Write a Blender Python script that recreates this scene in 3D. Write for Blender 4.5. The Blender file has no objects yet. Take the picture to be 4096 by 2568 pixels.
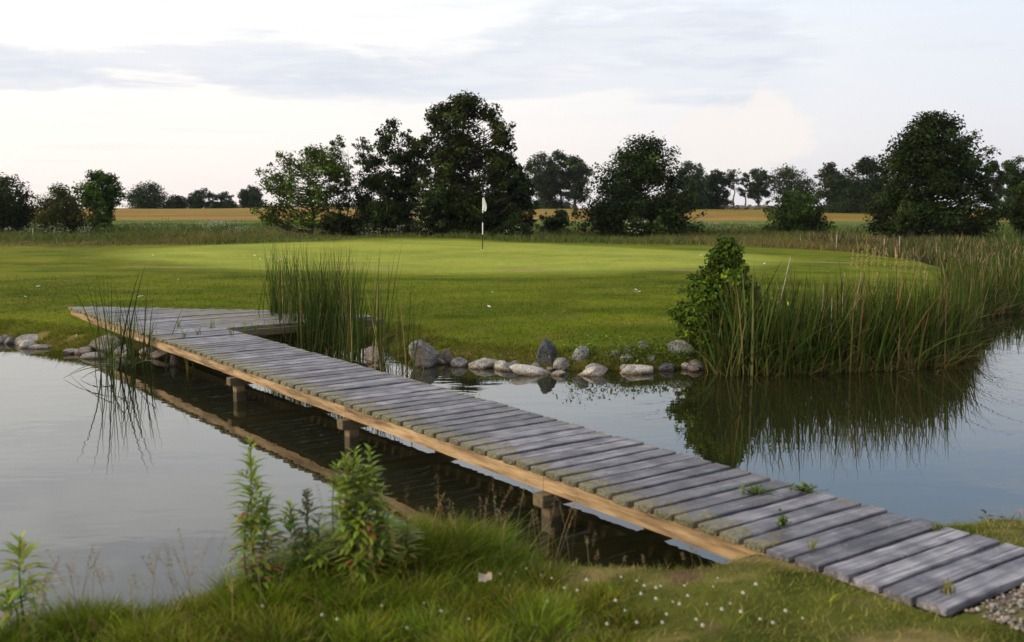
import bpy, bmesh, math
import numpy as np
from mathutils import Vector, noise as mnoise

# ------------------------------------------------------------------ basics
scene = bpy.context.scene
COL = scene.collection
rng = np.random.default_rng(7)
F, PITCH, H = 4145.6, .1203, 2.358           # lens in photo pixels, tilt, eye height above the water
CP, SP = math.cos(PITCH), math.sin(PITCH)
S = 4096 / 2412.

def ray(xd, yd):
    a = (xd * S - 2048) / F; b = -(yd * S - 1284) / F
    return np.array([a, CP + b * SP, -SP + b * CP])
def un(xd, yd, z=0.):
    d = ray(xd, yd); t = (z - H) / d[2]
    return np.array([d[0] * t, d[1] * t, z])
def at_y(xd, yd, Y):
    d = ray(xd, yd); t = Y / d[1]
    return np.array([d[0] * t, Y, H + d[2] * t])

def ss(a, b, x):
    t = np.clip((x - a) / (b - a), 0, 1)
    return t * t * (3 - 2 * t)

def _hash(i, j, s):
    n = (i.astype(np.int64) * 374761393 + j.astype(np.int64) * 668265263 + s * 974634777) & 0xffffffff
    n = ((n ^ (n >> 13)) * 1274126177) & 0xffffffff
    return ((n ^ (n >> 16)) & 0xffff) / 65535.
def vnoise(x, y, s=0):
    i = np.floor(x); j = np.floor(y); fx = x - i; fy = y - j
    fx = fx * fx * (3 - 2 * fx); fy = fy * fy * (3 - 2 * fy)
    a = _hash(i, j, s); b = _hash(i + 1, j, s); c = _hash(i, j + 1, s); d = _hash(i + 1, j + 1, s)
    return (a * (1 - fx) + b * fx) * (1 - fy) + (c * (1 - fx) + d * fx) * fy
def fbm(x, y, s=0, o=4):
    r = 0; a = .5; t = 0
    for k in range(o):
        r = r + a * vnoise(x * 2 ** k, y * 2 ** k, s + k * 17); t += a; a *= .5
    return r / t

# ------------------------------------------------------------------ object helpers
def tag(o, label=None, cat=None, group=None, kind=None):
    if label: o['label'] = label
    if cat: o['category'] = cat
    if group: o['group'] = group
    if kind: o['kind'] = kind
    return o
def empty(name, loc, label=None, cat=None, group=None, rz=0.):
    o = bpy.data.objects.new(name, None); COL.objects.link(o)
    o.location = [float(v) for v in loc]; o.rotation_euler = (0, 0, rz); o.empty_display_size = .1
    return tag(o, label, cat, group)
def link(name, me, mat, parent=None):
    o = bpy.data.objects.new(name, me); COL.objects.link(o)
    if mat and not me.materials: me.materials.append(mat)
    if parent is not None: o.parent = parent
    return o
def np_mesh(name, V, faces, col=None, smooth=False):
    me = bpy.data.meshes.new(name)
    V = np.asarray(V, np.float32).reshape(-1, 3)
    k = faces.shape[1]; n = len(faces)
    me.vertices.add(len(V)); me.vertices.foreach_set('co', V.ravel())
    me.loops.add(n * k); me.loops.foreach_set('vertex_index', faces.astype(np.int32).ravel())
    me.polygons.add(n); me.polygons.foreach_set('loop_start', np.arange(0, n * k, k, dtype=np.int32))
    if smooth: me.polygons.foreach_set('use_smooth', np.ones(n, bool))
    if col is not None:
        a = me.attributes.new('tone', 'FLOAT_COLOR', 'POINT')
        c = np.ones((len(V), 4), np.float32); c[:, :3] = col
        a.data.foreach_set('color', c.ravel())
    me.update(calc_edges=True)
    return me
def bm_mesh(name, bm, smooth=False):
    me = bpy.data.meshes.new(name); bm.to_mesh(me); bm.free()
    if smooth:
        for p in me.polygons: p.use_smooth = True
    return me

class Acc:
    """collects quads with a colour for every vertex"""
    def __init__(s): s.V = []; s.Fq = []; s.C = []; s.n = 0
    def add(s, V, Fq, C):
        V = np.asarray(V, float).reshape(-1, 3); s.V.append(V); s.Fq.append(np.asarray(Fq) + s.n)
        C = np.asarray(C, float); s.C.append(np.broadcast_to(C, (len(V), 3))); s.n += len(V)
    def mesh(s, name, smooth=False, origin=(0, 0, 0)):
        return np_mesh(name, np.concatenate(s.V) - np.asarray(origin), np.concatenate(s.Fq), np.concatenate(s.C), smooth)
    def tube(s, pts, rad, c, sides=6):
        pts = np.asarray(pts, float); n = len(pts); rad = np.broadcast_to(rad, (n,))
        d = np.gradient(pts, axis=0); d /= np.linalg.norm(d, axis=1)[:, None] + 1e-9
        ref = np.array([0, 0, 1.]) if abs(d[:, 2]).mean() < .8 else np.array([1., 0, 0])
        u = np.cross(d, ref); u /= np.linalg.norm(u, axis=1)[:, None] + 1e-9; v = np.cross(d, u)
        a = np.linspace(0, 2 * np.pi, sides, endpoint=False)
        V = pts[:, None] + rad[:, None, None] * (np.cos(a)[None, :, None] * u[:, None] + np.sin(a)[None, :, None] * v[:, None])
        i = np.arange(n - 1)[:, None] * sides; j = np.arange(sides)[None]; k = (j + 1) % sides
        s.add(V, np.stack([i + j, i + k, i + sides + k, i + sides + j], -1).reshape(-1, 4), c)
    def blades(s, P, h, w, ang, lean, bend, col, K=3, face=None, tipcol=None, power=1.4):
        P = np.asarray(P, float); N = len(P); t = np.linspace(0, 1, K + 1)
        h = np.broadcast_to(h, (N,)); w = np.broadcast_to(w, (N,))
        d = np.stack([np.cos(ang), np.sin(ang), 0 * ang], -1)
        fa = face if face is not None else rng.uniform(0, 2 * np.pi, N)
        sd = np.stack([np.cos(fa), np.sin(fa), 0 * fa], -1)
        lean = np.broadcast_to(lean, (N,)); bend = np.broadcast_to(bend, (N,))
        out = lean[:, None] * t + bend[:, None] * t ** 2
        up = t[None] - .45 * np.abs(bend)[:, None] * t[None] ** 2.2 - .3 * lean[:, None] ** 2 * t[None]
        mid = P[:, None] + h[:, None, None] * (out[..., None] * d[:, None] + up[..., None] * np.array([0, 0, 1.]))
        ww = w[:, None] * (1 - .92 * t[None] ** power) * .5
        V = np.stack([mid - ww[..., None] * sd[:, None], mid + ww[..., None] * sd[:, None]], 2).reshape(-1, 3)
        b = np.arange(N)[:, None] * 2 * (K + 1) + 2 * np.arange(K)[None]
        Fq = np.stack([b, b + 1, b + 3, b + 2], -1).reshape(-1, 4)
        c = np.asarray(col, float)
        if c.ndim == 1: c = np.broadcast_to(c, (N, 3))
        if tipcol is not None:
            cc = c[:, None] * (1 - t[None, :, None] ** 2) + np.asarray(tipcol) * t[None, :, None] ** 2
        else: cc = np.repeat(c[:, None], K + 1, 1)
        s.add(V, Fq, np.repeat(cc[:, :, None], 2, 2).reshape(-1, 3))
    def leaves(s, P, nrm, size, col, aspect=.55):
        P = np.asarray(P, float); N = len(P); size = np.broadcast_to(size, (N,))
        n = nrm / (np.linalg.norm(nrm, axis=1)[:, None] + 1e-9)
        r = rng.normal(size=(N, 3)); a = np.cross(n, r); a /= np.linalg.norm(a, axis=1)[:, None] + 1e-9
        b = np.cross(n, a)
        L = (size * .5)[:, None]; W = L * aspect
        V = np.stack([P - a * L, P + b * W - a * L * .15, P + a * L, P - b * W - a * L * .15], 1).reshape(-1, 3)
        c = np.asarray(col, float)
        if c.ndim == 1: c = np.broadcast_to(c, (N, 3))
        s.add(V, np.arange(4 * N).reshape(N, 4), np.repeat(c, 4, 0))
    def lance(s, P, D, L, W, col, droop=.25):
        """lance-shaped leaves rooted at P pointing along D, two quads long"""
        P = np.asarray(P, float); N = len(P); D = D / np.linalg.norm(D, axis=1)[:, None]
        L = np.broadcast_to(L, (N,))[:, None]; W = np.broadcast_to(W, (N,))[:, None]
        sd = np.cross(D, np.array([0, 0, 1.])); sd /= np.linalg.norm(sd, axis=1)[:, None] + 1e-9
        dz = np.array([0, 0, -1.]) * L * droop
        m = P + D * L * .45 + dz * .15; e = P + D * L + dz
        V = np.stack([P - sd * W * .12, P + sd * W * .12, m + sd * W * .5, m - sd * W * .5, e + sd * W * .04, e - sd * W * .04], 1).reshape(-1, 3)
        b = np.arange(N)[:, None] * 6
        Fq = np.concatenate([b + np.array([[0, 1, 2, 3]]), b + np.array([[3, 2, 4, 5]])])
        c = np.asarray(col, float)
        if c.ndim == 1: c = np.broadcast_to(c, (N, 3))
        s.add(V, Fq, np.repeat(c, 6, 0))

def jit(c, n, v=.25, hue=.12):
    c = np.asarray(c, float)
    k = np.exp(rng.normal(0, v, (n, 1))); hj = np.exp(rng.normal(0, hue, (n, 3)))
    return np.clip(c * k * hj, 0, 1)

# ------------------------------------------------------------------ materials
def mat(name):
    m = bpy.data.materials.new(name); m.use_nodes = True
    nt = m.node_tree; nt.nodes.clear()
    return m, nt, nt.nodes.new, nt.links.new
def N(nt, t, **k):
    n = nt.nodes.new(t)
    for a, b in k.items():
        if a in n.inputs: n.inputs[a].default_value = b
        else: setattr(n, a, b)
    return n
def ramp(nt, stops, src=None):
    r = nt.nodes.new('ShaderNodeValToRGB'); e = r.color_ramp.elements
    while len(e) < len(stops): e.new(.5)
    for k, (p, c) in enumerate(stops):
        e[k].position = p; e[k].color = (*c, 1) if len(c) == 3 else c
    if src: nt.links.new(src, r.inputs[0])
    return r
def mix(nt, a, b, f, mode='MIX'):
    m = nt.nodes.new('ShaderNodeMix'); m.data_type = 'RGBA'; m.blend_type = mode; m.clamp_factor = True
    for sock, v in ((m.inputs[0], f), (m.inputs[6], a), (m.inputs[7], b)):
        if hasattr(v, 'is_output'): nt.links.new(v, sock)
        elif isinstance(v, (int, float)): sock.default_value = v
        else: sock.default_value = (*v, 1)
    return m.outputs[2]
def math_(nt, op, a, b=None, c=None, clamp=False):
    m = nt.nodes.new('ShaderNodeMath'); m.operation = op; m.use_clamp = clamp
    for i, v in enumerate((a, b, c)):
        if v is None: continue
        if hasattr(v, 'is_output'): nt.links.new(v, m.inputs[i])
        else: m.inputs[i].default_value = v
    return m.outputs[0]
def mapr(nt, v, a, b, c=0., d=1.):
    m = nt.nodes.new('ShaderNodeMapRange'); m.clamp = True; m.interpolation_type = 'SMOOTHSTEP'
    nt.links.new(v, m.inputs[0])
    for i, x in enumerate((a, b, c, d)): m.inputs[i + 1].default_value = x
    return m.outputs[0]

def leaf_mat(name, trans=.3, rough=.5, spec=.25, gain=1., tint=(1.0, 1.15, .5)):
    m, nt, new, lk = mat(name)
    at = N(nt, 'ShaderNodeAttribute', attribute_name='tone')
    p = N(nt, 'ShaderNodeBsdfPrincipled'); p.inputs['Roughness'].default_value = rough
    p.inputs['Specular IOR Level'].default_value = spec
    c = mix(nt, at.outputs['Color'], (gain, gain, gain), 1., 'MULTIPLY')
    lk(c, p.inputs['Base Color'])
    o = N(nt, 'ShaderNodeOutputMaterial')
    if trans:
        t = N(nt, 'ShaderNodeBsdfTranslucent'); tc = mix(nt, c, tint, 1., 'MULTIPLY'); lk(tc, t.inputs['Color'])
        mx = N(nt, 'ShaderNodeMixShader'); mx.inputs[0].default_value = trans
        lk(p.outputs[0], mx.inputs[1]); lk(t.outputs[0], mx.inputs[2]); lk(mx.outputs[0], o.inputs[0])
    else: lk(p.outputs[0], o.inputs[0])
    return m

def simple_noise_mat(name, stops, scale=8., rough=.8, bump=.3, detail=6, stretch=(1, 1, 1), spec=.3, dist=.02, coord='Object'):
    m, nt, new, lk = mat(name)
    tc = N(nt, 'ShaderNodeTexCoord'); mp = N(nt, 'ShaderNodeMapping'); mp.inputs['Scale'].default_value = stretch
    lk(tc.outputs[coord], mp.inputs[0])
    oi = N(nt, 'ShaderNodeObjectInfo')
    sc = N(nt, 'ShaderNodeVectorMath', operation='SCALE'); sc.inputs[0].default_value = (37, 17, 53); lk(oi.outputs['Random'], sc.inputs['Scale'])
    ad = N(nt, 'ShaderNodeVectorMath', operation='ADD'); lk(mp.outputs[0], ad.inputs[0]); lk(sc.outputs[0], ad.inputs[1])
    n = N(nt, 'ShaderNodeTexNoise'); n.inputs['Scale'].default_value = scale; n.inputs['Detail'].default_value = detail; n.inputs['Roughness'].default_value = .65
    lk(ad.outputs[0], n.inputs['Vector'])
    r = ramp(nt, stops, n.outputs[0])
    p = N(nt, 'ShaderNodeBsdfPrincipled'); p.inputs['Roughness'].default_value = rough; p.inputs['Specular IOR Level'].default_value = spec
    br = mapr(nt, oi.outputs['Random'], 0, 1, .82, 1.15)
    sc2 = N(nt, 'ShaderNodeVectorMath', operation='SCALE'); lk(r.outputs[0], sc2.inputs[0]); lk(br, sc2.inputs['Scale'])
    lk(sc2.outputs[0], p.inputs['Base Color'])
    b = N(nt, 'ShaderNodeBump'); b.inputs['Strength'].default_value = bump; b.inputs['Distance'].default_value = dist
    lk(n.outputs[0], b.inputs['Height']); lk(b.outputs[0], p.inputs['Normal'])
    o = N(nt, 'ShaderNodeOutputMaterial'); lk(p.outputs[0], o.inputs[0])
    return m

M = {}
M['grass'] = leaf_mat('grass_blades', .3, .65, .06)
M['reed'] = leaf_mat('reed_leaves', .22, .6, .06)
M['leaf'] = leaf_mat('tree_leaves', .22, .6, .08)
M['weed'] = leaf_mat('weed_leaves', .42, .55, .15, tint=(1.05, 1.15, .45))
M['plain'] = leaf_mat('plain_tone', 0, .8, .2)
M['bark'] = leaf_mat('bark', 0, .9, .1)
M['blossom'] = leaf_mat('blossom', .25, .8, .1, tint=(1, 1, 1))

def ground_mat():
    m, nt, new, lk = mat('ground_turf')
    tc = N(nt, 'ShaderNodeTexCoord')
    at = N(nt, 'ShaderNodeAttribute', attribute_name='tone')
    n1 = N(nt, 'ShaderNodeTexNoise'); n1.inputs['Scale'].default_value = 9; n1.inputs['Detail'].default_value = 8; n1.inputs['Roughness'].default_value = .75
    mp = N(nt, 'ShaderNodeMapping'); mp.inputs['Scale'].default_value = (.55, 1, 1); lk(tc.outputs['Object'], mp.inputs[0]); lk(mp.outputs[0], n1.inputs['Vector'])
    r = ramp(nt, [(.25, (.45, .5, .4)), (.5, (1, 1, 1)), (.75, (1.5, 1.4, 1.35))], n1.outputs[0])
    n2 = N(nt, 'ShaderNodeTexNoise'); n2.inputs['Scale'].default_value = 1.1; n2.inputs['Detail'].default_value = 5; lk(mp.outputs[0], n2.inputs['Vector'])
    r2 = ramp(nt, [(.3, (.8, .86, .8)), (.7, (1.2, 1.12, 1.1))], n2.outputs[0])
    c = mix(nt, at.outputs['Color'], r.outputs[0], .8, 'MULTIPLY'); c = mix(nt, c, r2.outputs[0], 1., 'MULTIPLY')
    p = N(nt, 'ShaderNodeBsdfPrincipled'); p.inputs['Roughness'].default_value = .95; p.inputs['Specular IOR Level'].default_value = .03
    lk(c, p.inputs['Base Color'])
    b = N(nt, 'ShaderNodeBump'); b.inputs['Strength'].default_value = .6; b.inputs['Distance'].default_value = .04
    lk(n1.outputs[0], b.inputs['Height']); lk(b.outputs[0], p.inputs['Normal'])
    o = N(nt, 'ShaderNodeOutputMaterial'); lk(p.outputs[0], o.inputs[0])
    return m
M['ground'] = ground_mat()

def water_mat():
    m, nt, new, lk = mat('pond_water')
    tc = N(nt, 'ShaderNodeTexCoord')
    def wave(scale, st, det, rot):
        mp = N(nt, 'ShaderNodeMapping'); mp.inputs['Scale'].default_value = st; mp.inputs['Rotation'].default_value = (0, 0, rot)
        lk(tc.outputs['Object'], mp.inputs[0])
        n = N(nt, 'ShaderNodeTexNoise'); n.inputs['Scale'].default_value = scale; n.inputs['Detail'].default_value = det
        lk(mp.outputs[0], n.inputs['Vector']); return n.outputs[0]
    a = wave(2.6, (.6, 1.5, 1), 2, .25); b = wave(.7, (.7, 1.3, 1), 2, -.3); c = wave(7., (.7, 1.4, 1), 1, .5)
    calm = wave(.22, (1, 1.4, 1), 2, .1)
    cm = mapr(nt, calm, .38, .66, .35, 1.)
    s = math_(nt, 'ADD', math_(nt, 'MULTIPLY', a, math_(nt, 'MULTIPLY', cm, 1.)), math_(nt, 'ADD', math_(nt, 'MULTIPLY', b, 1.6), math_(nt, 'MULTIPLY', c, .12)))
    bp = N(nt, 'ShaderNodeBump'); bp.inputs['Strength'].default_value = 1.; bp.inputs['Distance'].default_value = .0021
    lk(s, bp.inputs['Height'])
    n = N(nt, 'ShaderNodeTexNoise'); n.inputs['Scale'].default_value = .35; lk(tc.outputs['Object'], n.inputs['Vector'])
    r = ramp(nt, [(.3, (.012, .013, .0045)), (.7, (.022, .022, .008))], n.outputs[0])
    df = N(nt, 'ShaderNodeBsdfDiffuse'); lk(r.outputs[0], df.inputs[0])
    gl = N(nt, 'ShaderNodeBsdfGlossy'); gl.inputs['Roughness'].default_value = .015; lk(bp.outputs[0], gl.inputs['Normal'])
    fr = N(nt, 'ShaderNodeFresnel'); fr.inputs['IOR'].default_value = 1.34; lk(bp.outputs[0], fr.inputs['Normal'])
    fc = math_(nt, 'MULTIPLY', math_(nt, 'POWER', fr.outputs[0], .76), 1.16, clamp=True)
    mx = N(nt, 'ShaderNodeMixShader'); lk(fc, mx.inputs[0]); lk(df.outputs[0], mx.inputs[1]); lk(gl.outputs[0], mx.inputs[2])
    o = N(nt, 'ShaderNodeOutputMaterial'); lk(mx.outputs[0], o.inputs[0])
    return m
M['water'] = water_mat()

def plank_mat(name, moss=True):
    m, nt, new, lk = mat(name)
    tc = N(nt, 'ShaderNodeTexCoord'); oi = N(nt, 'ShaderNodeObjectInfo')
    off = N(nt, 'ShaderNodeVectorMath', operation='SCALE'); off.inputs[0].default_value = (91, 47, 29); lk(oi.outputs['Random'], off.inputs['Scale'])
    ad = N(nt, 'ShaderNodeVectorMath', operation='ADD'); lk(tc.outputs['Object'], ad.inputs[0]); lk(off.outputs[0], ad.inputs[1])
    mp = N(nt, 'ShaderNodeMapping'); mp.inputs['Scale'].default_value = (1.6, 45, 45); lk(ad.outputs[0], mp.inputs[0])
    g = N(nt, 'ShaderNodeTexNoise'); g.inputs['Scale'].default_value = 1.; g.inputs['Detail'].default_value = 7; g.inputs['Roughness'].default_value = .7; lk(mp.outputs[0], g.inputs['Vector'])
    rg = ramp(nt, [(.33, (.036, .034, .038)), (.5, (.138, .132, .148)), (.68, (.28, .271, .292))], g.outputs[0])
    bl = N(nt, 'ShaderNodeTexNoise'); bl.inputs['Scale'].default_value = 5.; bl.inputs['Detail'].default_value = 6; lk(ad.outputs[0], bl.inputs['Vector'])
    rb = ramp(nt, [(.36, (.55, .54, .58)), (.62, (1.3, 1.3, 1.27))], bl.outputs[0])
    c = mix(nt, rg.outputs[0], rb.outputs[0], 1., 'MULTIPLY')
    br = mapr(nt, oi.outputs['Random'], 0, 1, .66, 1.25)
    cs = N(nt, 'ShaderNodeVectorMath', operation='SCALE'); lk(c, cs.inputs[0]); lk(br, cs.inputs['Scale']); c = cs.outputs[0]
    # pale lichen specks
    vo = N(nt, 'ShaderNodeTexNoise'); vo.inputs['Scale'].default_value = 34.; vo.inputs['Detail'].default_value = 3; lk(ad.outputs[0], vo.inputs['Vector'])
    sp = mapr(nt, vo.outputs[0], .66, .74)
    c = mix(nt, c, (.42, .42, .40), math_(nt, 'MULTIPLY', sp, .55))
    h = g.outputs[0]
    if moss:
        sx = N(nt, 'ShaderNodeSeparateXYZ'); lk(tc.outputs['Object'], sx.inputs[0])
        e1 = mapr(nt, sx.outputs[0], .55, -.02)         # towards the front end of the board
        e2 = mapr(nt, sx.outputs[0], .8, 1.22, 0, .75)
        e = math_(nt, 'MAXIMUM', e1, e2)
        mn = N(nt, 'ShaderNodeTexNoise'); mn.inputs['Scale'].default_value = 9.; mn.inputs['Detail'].default_value = 7; mn.inputs['Roughness'].default_value = .7; lk(ad.outputs[0], mn.inputs['Vector'])
        k = math_(nt, 'ADD', mn.outputs[0], math_(nt, 'MULTIPLY', e, .32))
        mk = mapr(nt, k, .66, .82)
        mossc = ramp(nt, [(.35, (.085, .075, .03)), (.6, (.19, .15, .045))], vo.outputs[0])
        c = mix(nt, c, mossc.outputs[0], math_(nt, 'MULTIPLY', mk, .75))
        h = math_(nt, 'ADD', h, math_(nt, 'MULTIPLY', math_(nt, 'MULTIPLY', mk, mn.outputs[0]), 1.6))
    p = N(nt, 'ShaderNodeBsdfPrincipled'); p.inputs['Roughness'].default_value = .5; p.inputs['Specular IOR Level'].default_value = .4
    rr = mapr(nt, g.outputs[0], .3, .7, .42, .68); lk(rr, p.inputs['Roughness'])
    lk(c, p.inputs['Base Color'])
    b = N(nt, 'ShaderNodeBump'); b.inputs['Strength'].default_value = .7; b.inputs['Distance'].default_value = .006
    lk(h, b.inputs['Height']); lk(b.outputs[0], p.inputs['Normal'])
    o = N(nt, 'ShaderNodeOutputMaterial'); lk(p.outputs[0], o.inputs[0])
    return m
M['plank'] = plank_mat('weathered_plank')
M['plank_clean'] = plank_mat('clean_plank', False)
M['lichen'] = simple_noise_mat('lichen', [(.3, (.05, .05, .03)), (.5, (.13, .125, .075)), (.7, (.26, .25, .17))], 60, .95, .8, dist=.01)
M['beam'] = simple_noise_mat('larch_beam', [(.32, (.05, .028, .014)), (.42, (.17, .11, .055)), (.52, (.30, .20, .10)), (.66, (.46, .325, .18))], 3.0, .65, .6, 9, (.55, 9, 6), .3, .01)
M['post'] = simple_noise_mat('pile_wood', [(.3, (.07, .048, .025)), (.55, (.20, .14, .072)), (.75, (.34, .25, .14))], 5, .75, .5, 7, (4, 4, .6), .3, .01)
def wet_foot(m):
    nt = m.node_tree; p = [n for n in nt.nodes if n.type == 'BSDF_PRINCIPLED'][0]; src = p.inputs['Base Color'].links[0].from_socket
    g = N(nt, 'ShaderNodeNewGeometry'); sx = N(nt, 'ShaderNodeSeparateXYZ'); nt.links.new(g.outputs['Position'], sx.inputs[0])
    n = N(nt, 'ShaderNodeTexNoise'); n.inputs['Scale'].default_value = 30; nt.links.new(g.outputs['Position'], n.inputs['Vector'])
    f = mapr(nt, math_(nt, 'ADD', sx.outputs[2], math_(nt, 'MULTIPLY', n.outputs[0], .03)), .15, .115); nt.links.new(mix(nt, src, (.035, .03, .014), math_(nt, 'MULTIPLY', f, .85)), p.inputs['Base Color'])
wet_foot(M['post'])
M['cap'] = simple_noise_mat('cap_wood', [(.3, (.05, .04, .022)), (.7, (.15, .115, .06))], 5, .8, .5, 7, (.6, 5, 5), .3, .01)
def stone_m(name, a, b, c):
    m = simple_noise_mat(name, [(.34, a), (.5, b), (.66, c)], 4.5, .85, 1., 12, (1, 1, 1.3), .25, .05); nt = m.node_tree
    p = [n for n in nt.nodes if n.type == 'BSDF_PRINCIPLED'][0]; src = p.inputs['Base Color'].links[0].from_socket
    tc = N(nt, 'ShaderNodeTexCoord'); f = N(nt, 'ShaderNodeTexNoise'); f.inputs['Scale'].default_value = 55; f.inputs['Detail'].default_value = 3; nt.links.new(tc.outputs['Object'], f.inputs['Vector'])
    r = ramp(nt, [(.38, (.5, .5, .5)), (.5, (1, 1, 1)), (.64, (1.45, 1.45, 1.42))], f.outputs[0])
    c1 = mix(nt, src, r.outputs[0], .8, 'MULTIPLY')
    sx = N(nt, 'ShaderNodeSeparateXYZ'); g = N(nt, 'ShaderNodeNewGeometry'); nt.links.new(g.outputs['Position'], sx.inputs[0])
    wet = mapr(nt, math_(nt, 'ADD', sx.outputs[2], math_(nt, 'MULTIPLY', f.outputs[0], .03)), .065, .02)      # damp, stained band at the waterline
    c1 = mix(nt, c1, (.5, .38, .28), wet, 'MULTIPLY'); nt.links.new(c1, p.inputs['Base Color'])
    return m
M['stone_grey'] = stone_m('grey_granite', (.085, .082, .079), (.175, .168, .16), (.30, .29, .28))
M['stone_white'] = stone_m('pale_granite', (.16, .147, .13), (.30, .28, .25), (.44, .415, .38))
M['stone_dark'] = stone_m('dark_basalt', (.028, .03, .034), (.055, .058, .066), (.095, .098, .108))
M['stone_brown'] = stone_m('brown_stone', (.08, .065, .055), (.16, .135, .12), (.27, .24, .22))
M['gravel'] = simple_noise_mat('gravel', [(.3, (.05, .04, .032)), (.5, (.13, .105, .088)), (.68, (.27, .235, .21))], 40, .9, 1., 8, dist=.02)

# ------------------------------------------------------------------ pond outline and terrain
POND = np.array([(-80, 44), (-40, 30), (-22, 22.5), (-14, 19), (-10, 17.5), (-8.3, 16.75), (-7, 15.75), (-5.8, 15.35), (-5.0, 15.5), (-4.3, 16.2), (-3.4, 16.8), (-2.5, 17.0), (-1.95, 16.3), (-1.75, 15.3), (-1.2, 14.6),
    (-.6, 14.35), (.2, 14.05), (1.08, 13.9), (1.95, 13.95), (2.5, 14.1), (3.6, 14.6), (4.5, 15.0), (5.5, 15.4), (6.5, 16.1), (7.6, 17.6), (9, 20), (10.6, 23), (12.1, 26.5),
    (13.1, 30), (13.9, 35), (13.6, 40), (12.5, 43), (14.5, 43.5), (16.6, 41), (17.2, 36), (16.8, 30), (17, 26), (22, 24), (60, 24), (60, 10), (12, 8.6), (6, 7.5), (4.2, 6.9), (3.45, 6.75), (3.0, 6.75),
    (2.4, 6.4), (1.75, 6.15), (1.35, 6.06), (1.0, 5.86), (.6, 5.88), (.2, 5.98), (-.2, 6.02), (-.8, 6.0), (-1.2, 5.78), (-1.55, 5.42), (-1.9, 5.22), (-2.3, 5.16), (-2.7, 4.8), (-3.3, 4.45), (-4.4, 3.9), (-8, 3), (-20, 1), (-80, -4)])
def pond_sd(x, y):
    """signed distance to the shore, positive on land"""
    P = np.stack([x, y], -1); d2 = np.full(x.shape, 1e12); ins = np.zeros(x.shape, bool)
    for k in range(len(POND)):
        a = POND[k]; b = POND[(k + 1) % len(POND)]
        e = b - a; w = P - a; t = np.clip((w @ e) / (e @ e), 0, 1)
        r = w - t[..., None] * e; d2 = np.minimum(d2, (r ** 2).sum(-1))
        c = ((a[1] <= y) != (b[1] <= y))
        with np.errstate(divide='ignore', invalid='ignore'):
            xi = a[0] + (y - a[1]) / (b[1] - a[1] + 1e-12) * e[0]
        ins ^= c & (x < xi)
    d = np.sqrt(d2)
    return np.where(ins, -d, d)

YAW = .634
U = np.array([-math.sin(YAW), math.cos(YAW)]); W = np.array([math.cos(YAW), math.sin(YAW)])
DECK = .438; BR = (H - DECK) / 2.0; O = np.array([1.346, 5.887]) * BR; PS = .1875 * BR; DW = 1.19 * BR
def deck_io(x, y):
    dx = x - O[0]; dy = y - O[1]
    return (dx * U[0] + dy * U[1]) / PS, dx * W[0] + dy * W[1]
def wing_len(i): return np.where(i < 59.5, DW, np.minimum(3.75, .12 + (84.6 - i) * .178) * np.where(i < 59.5, 1, BR))

def terrain(x, y):
    x = np.asarray(x, float); y = np.asarray(y, float)
    d = pond_sd(x, y)
    wob = (fbm(x * 1.7, y * 1.7, 5, 3) - .5) * .2
    dd = d + wob * ss(3, .3, np.abs(d))
    far = ss(8.5, 10.5, y + .12 * x)
    land = np.maximum(dd, 0)
    rise = .16 * ss(0, .32, dd) + .34 * (1 - np.exp(-land / 3.4))
    rise = rise * (1 - .72 * ss(13.8, 17, x) * ss(20, 23, y))
    rise = rise + (fbm(x * .16, y * .16, 9, 2) - .5) * .24 * ss(3, 9, land)
    rise = rise + .13 * np.exp(-((x + 4.2) / 3.5) ** 2 - ((y - 42.5) / 3.) ** 2)
    rise = rise + .09 * np.exp(-((x + 5.6) / 2.6) ** 2 - ((y - 17.6) / 2.) ** 2) * ss(.1, 1.2, dd)
    back = ss(43, 48, y - .02 * x)
    rise = rise + .16 * np.exp(-((x + 13.) / 7.) ** 2 - ((y - 43.5) / 2.6) ** 2)
    flat = .2 + (fbm(x * .12, y * .12, 21, 2) - .5) * .1
    hf = rise * (1 - back) + np.minimum(rise, flat) * back
    hf = hf - np.maximum(0, y - 182) * .0138 + .25 * np.exp(-((x + 33) / 14.) ** 2 - ((y - 172) / 12.) ** 2) - .12 * ss(130, 175, y) * ss(5, 30, -x) * .0
    near = (.32 + .085 * ss(.75, 1.5, x + .5 * (5.4 - y)) * ss(6.35, 5.9, y)) * ss(-.12, .45, dd) + .03 * (fbm(x * 1.3, y * 1.3, 3, 3) - .5) * ss(.2, 1, dd) - .0 * land
    h = near * (1 - far) + hf * far
    bed = -.55 * ss(0, 1.6, -dd) - .02
    h = np.where(dd > 0, np.where(y < 100, np.maximum(h, .004), h), bed)
    i, o = deck_io(x, y)
    on = ss(-.005, .05, o) * ss(.1, -.06, o - wing_len(i)) * ss(-7.02, -6.85, i) * ss(85, 84.2, i)
    h = h - np.maximum(h - (DECK - .096), 0) * on
    return h
def th(x, y): return float(terrain(np.array([x]), np.array([y]))[0])
def ground_hit(xd, yd):
    d = ray(xd, yd); t = np.geomspace(2, 400, 4000)
    z = H + d[2] * t; g = terrain(d[0] * t, d[1] * t)
    k = np.argmax(z < np.maximum(g, 0)); t = t[k]
    return np.array([d[0] * t, d[1] * t, max(float(g[k]), 0.)])

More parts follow.
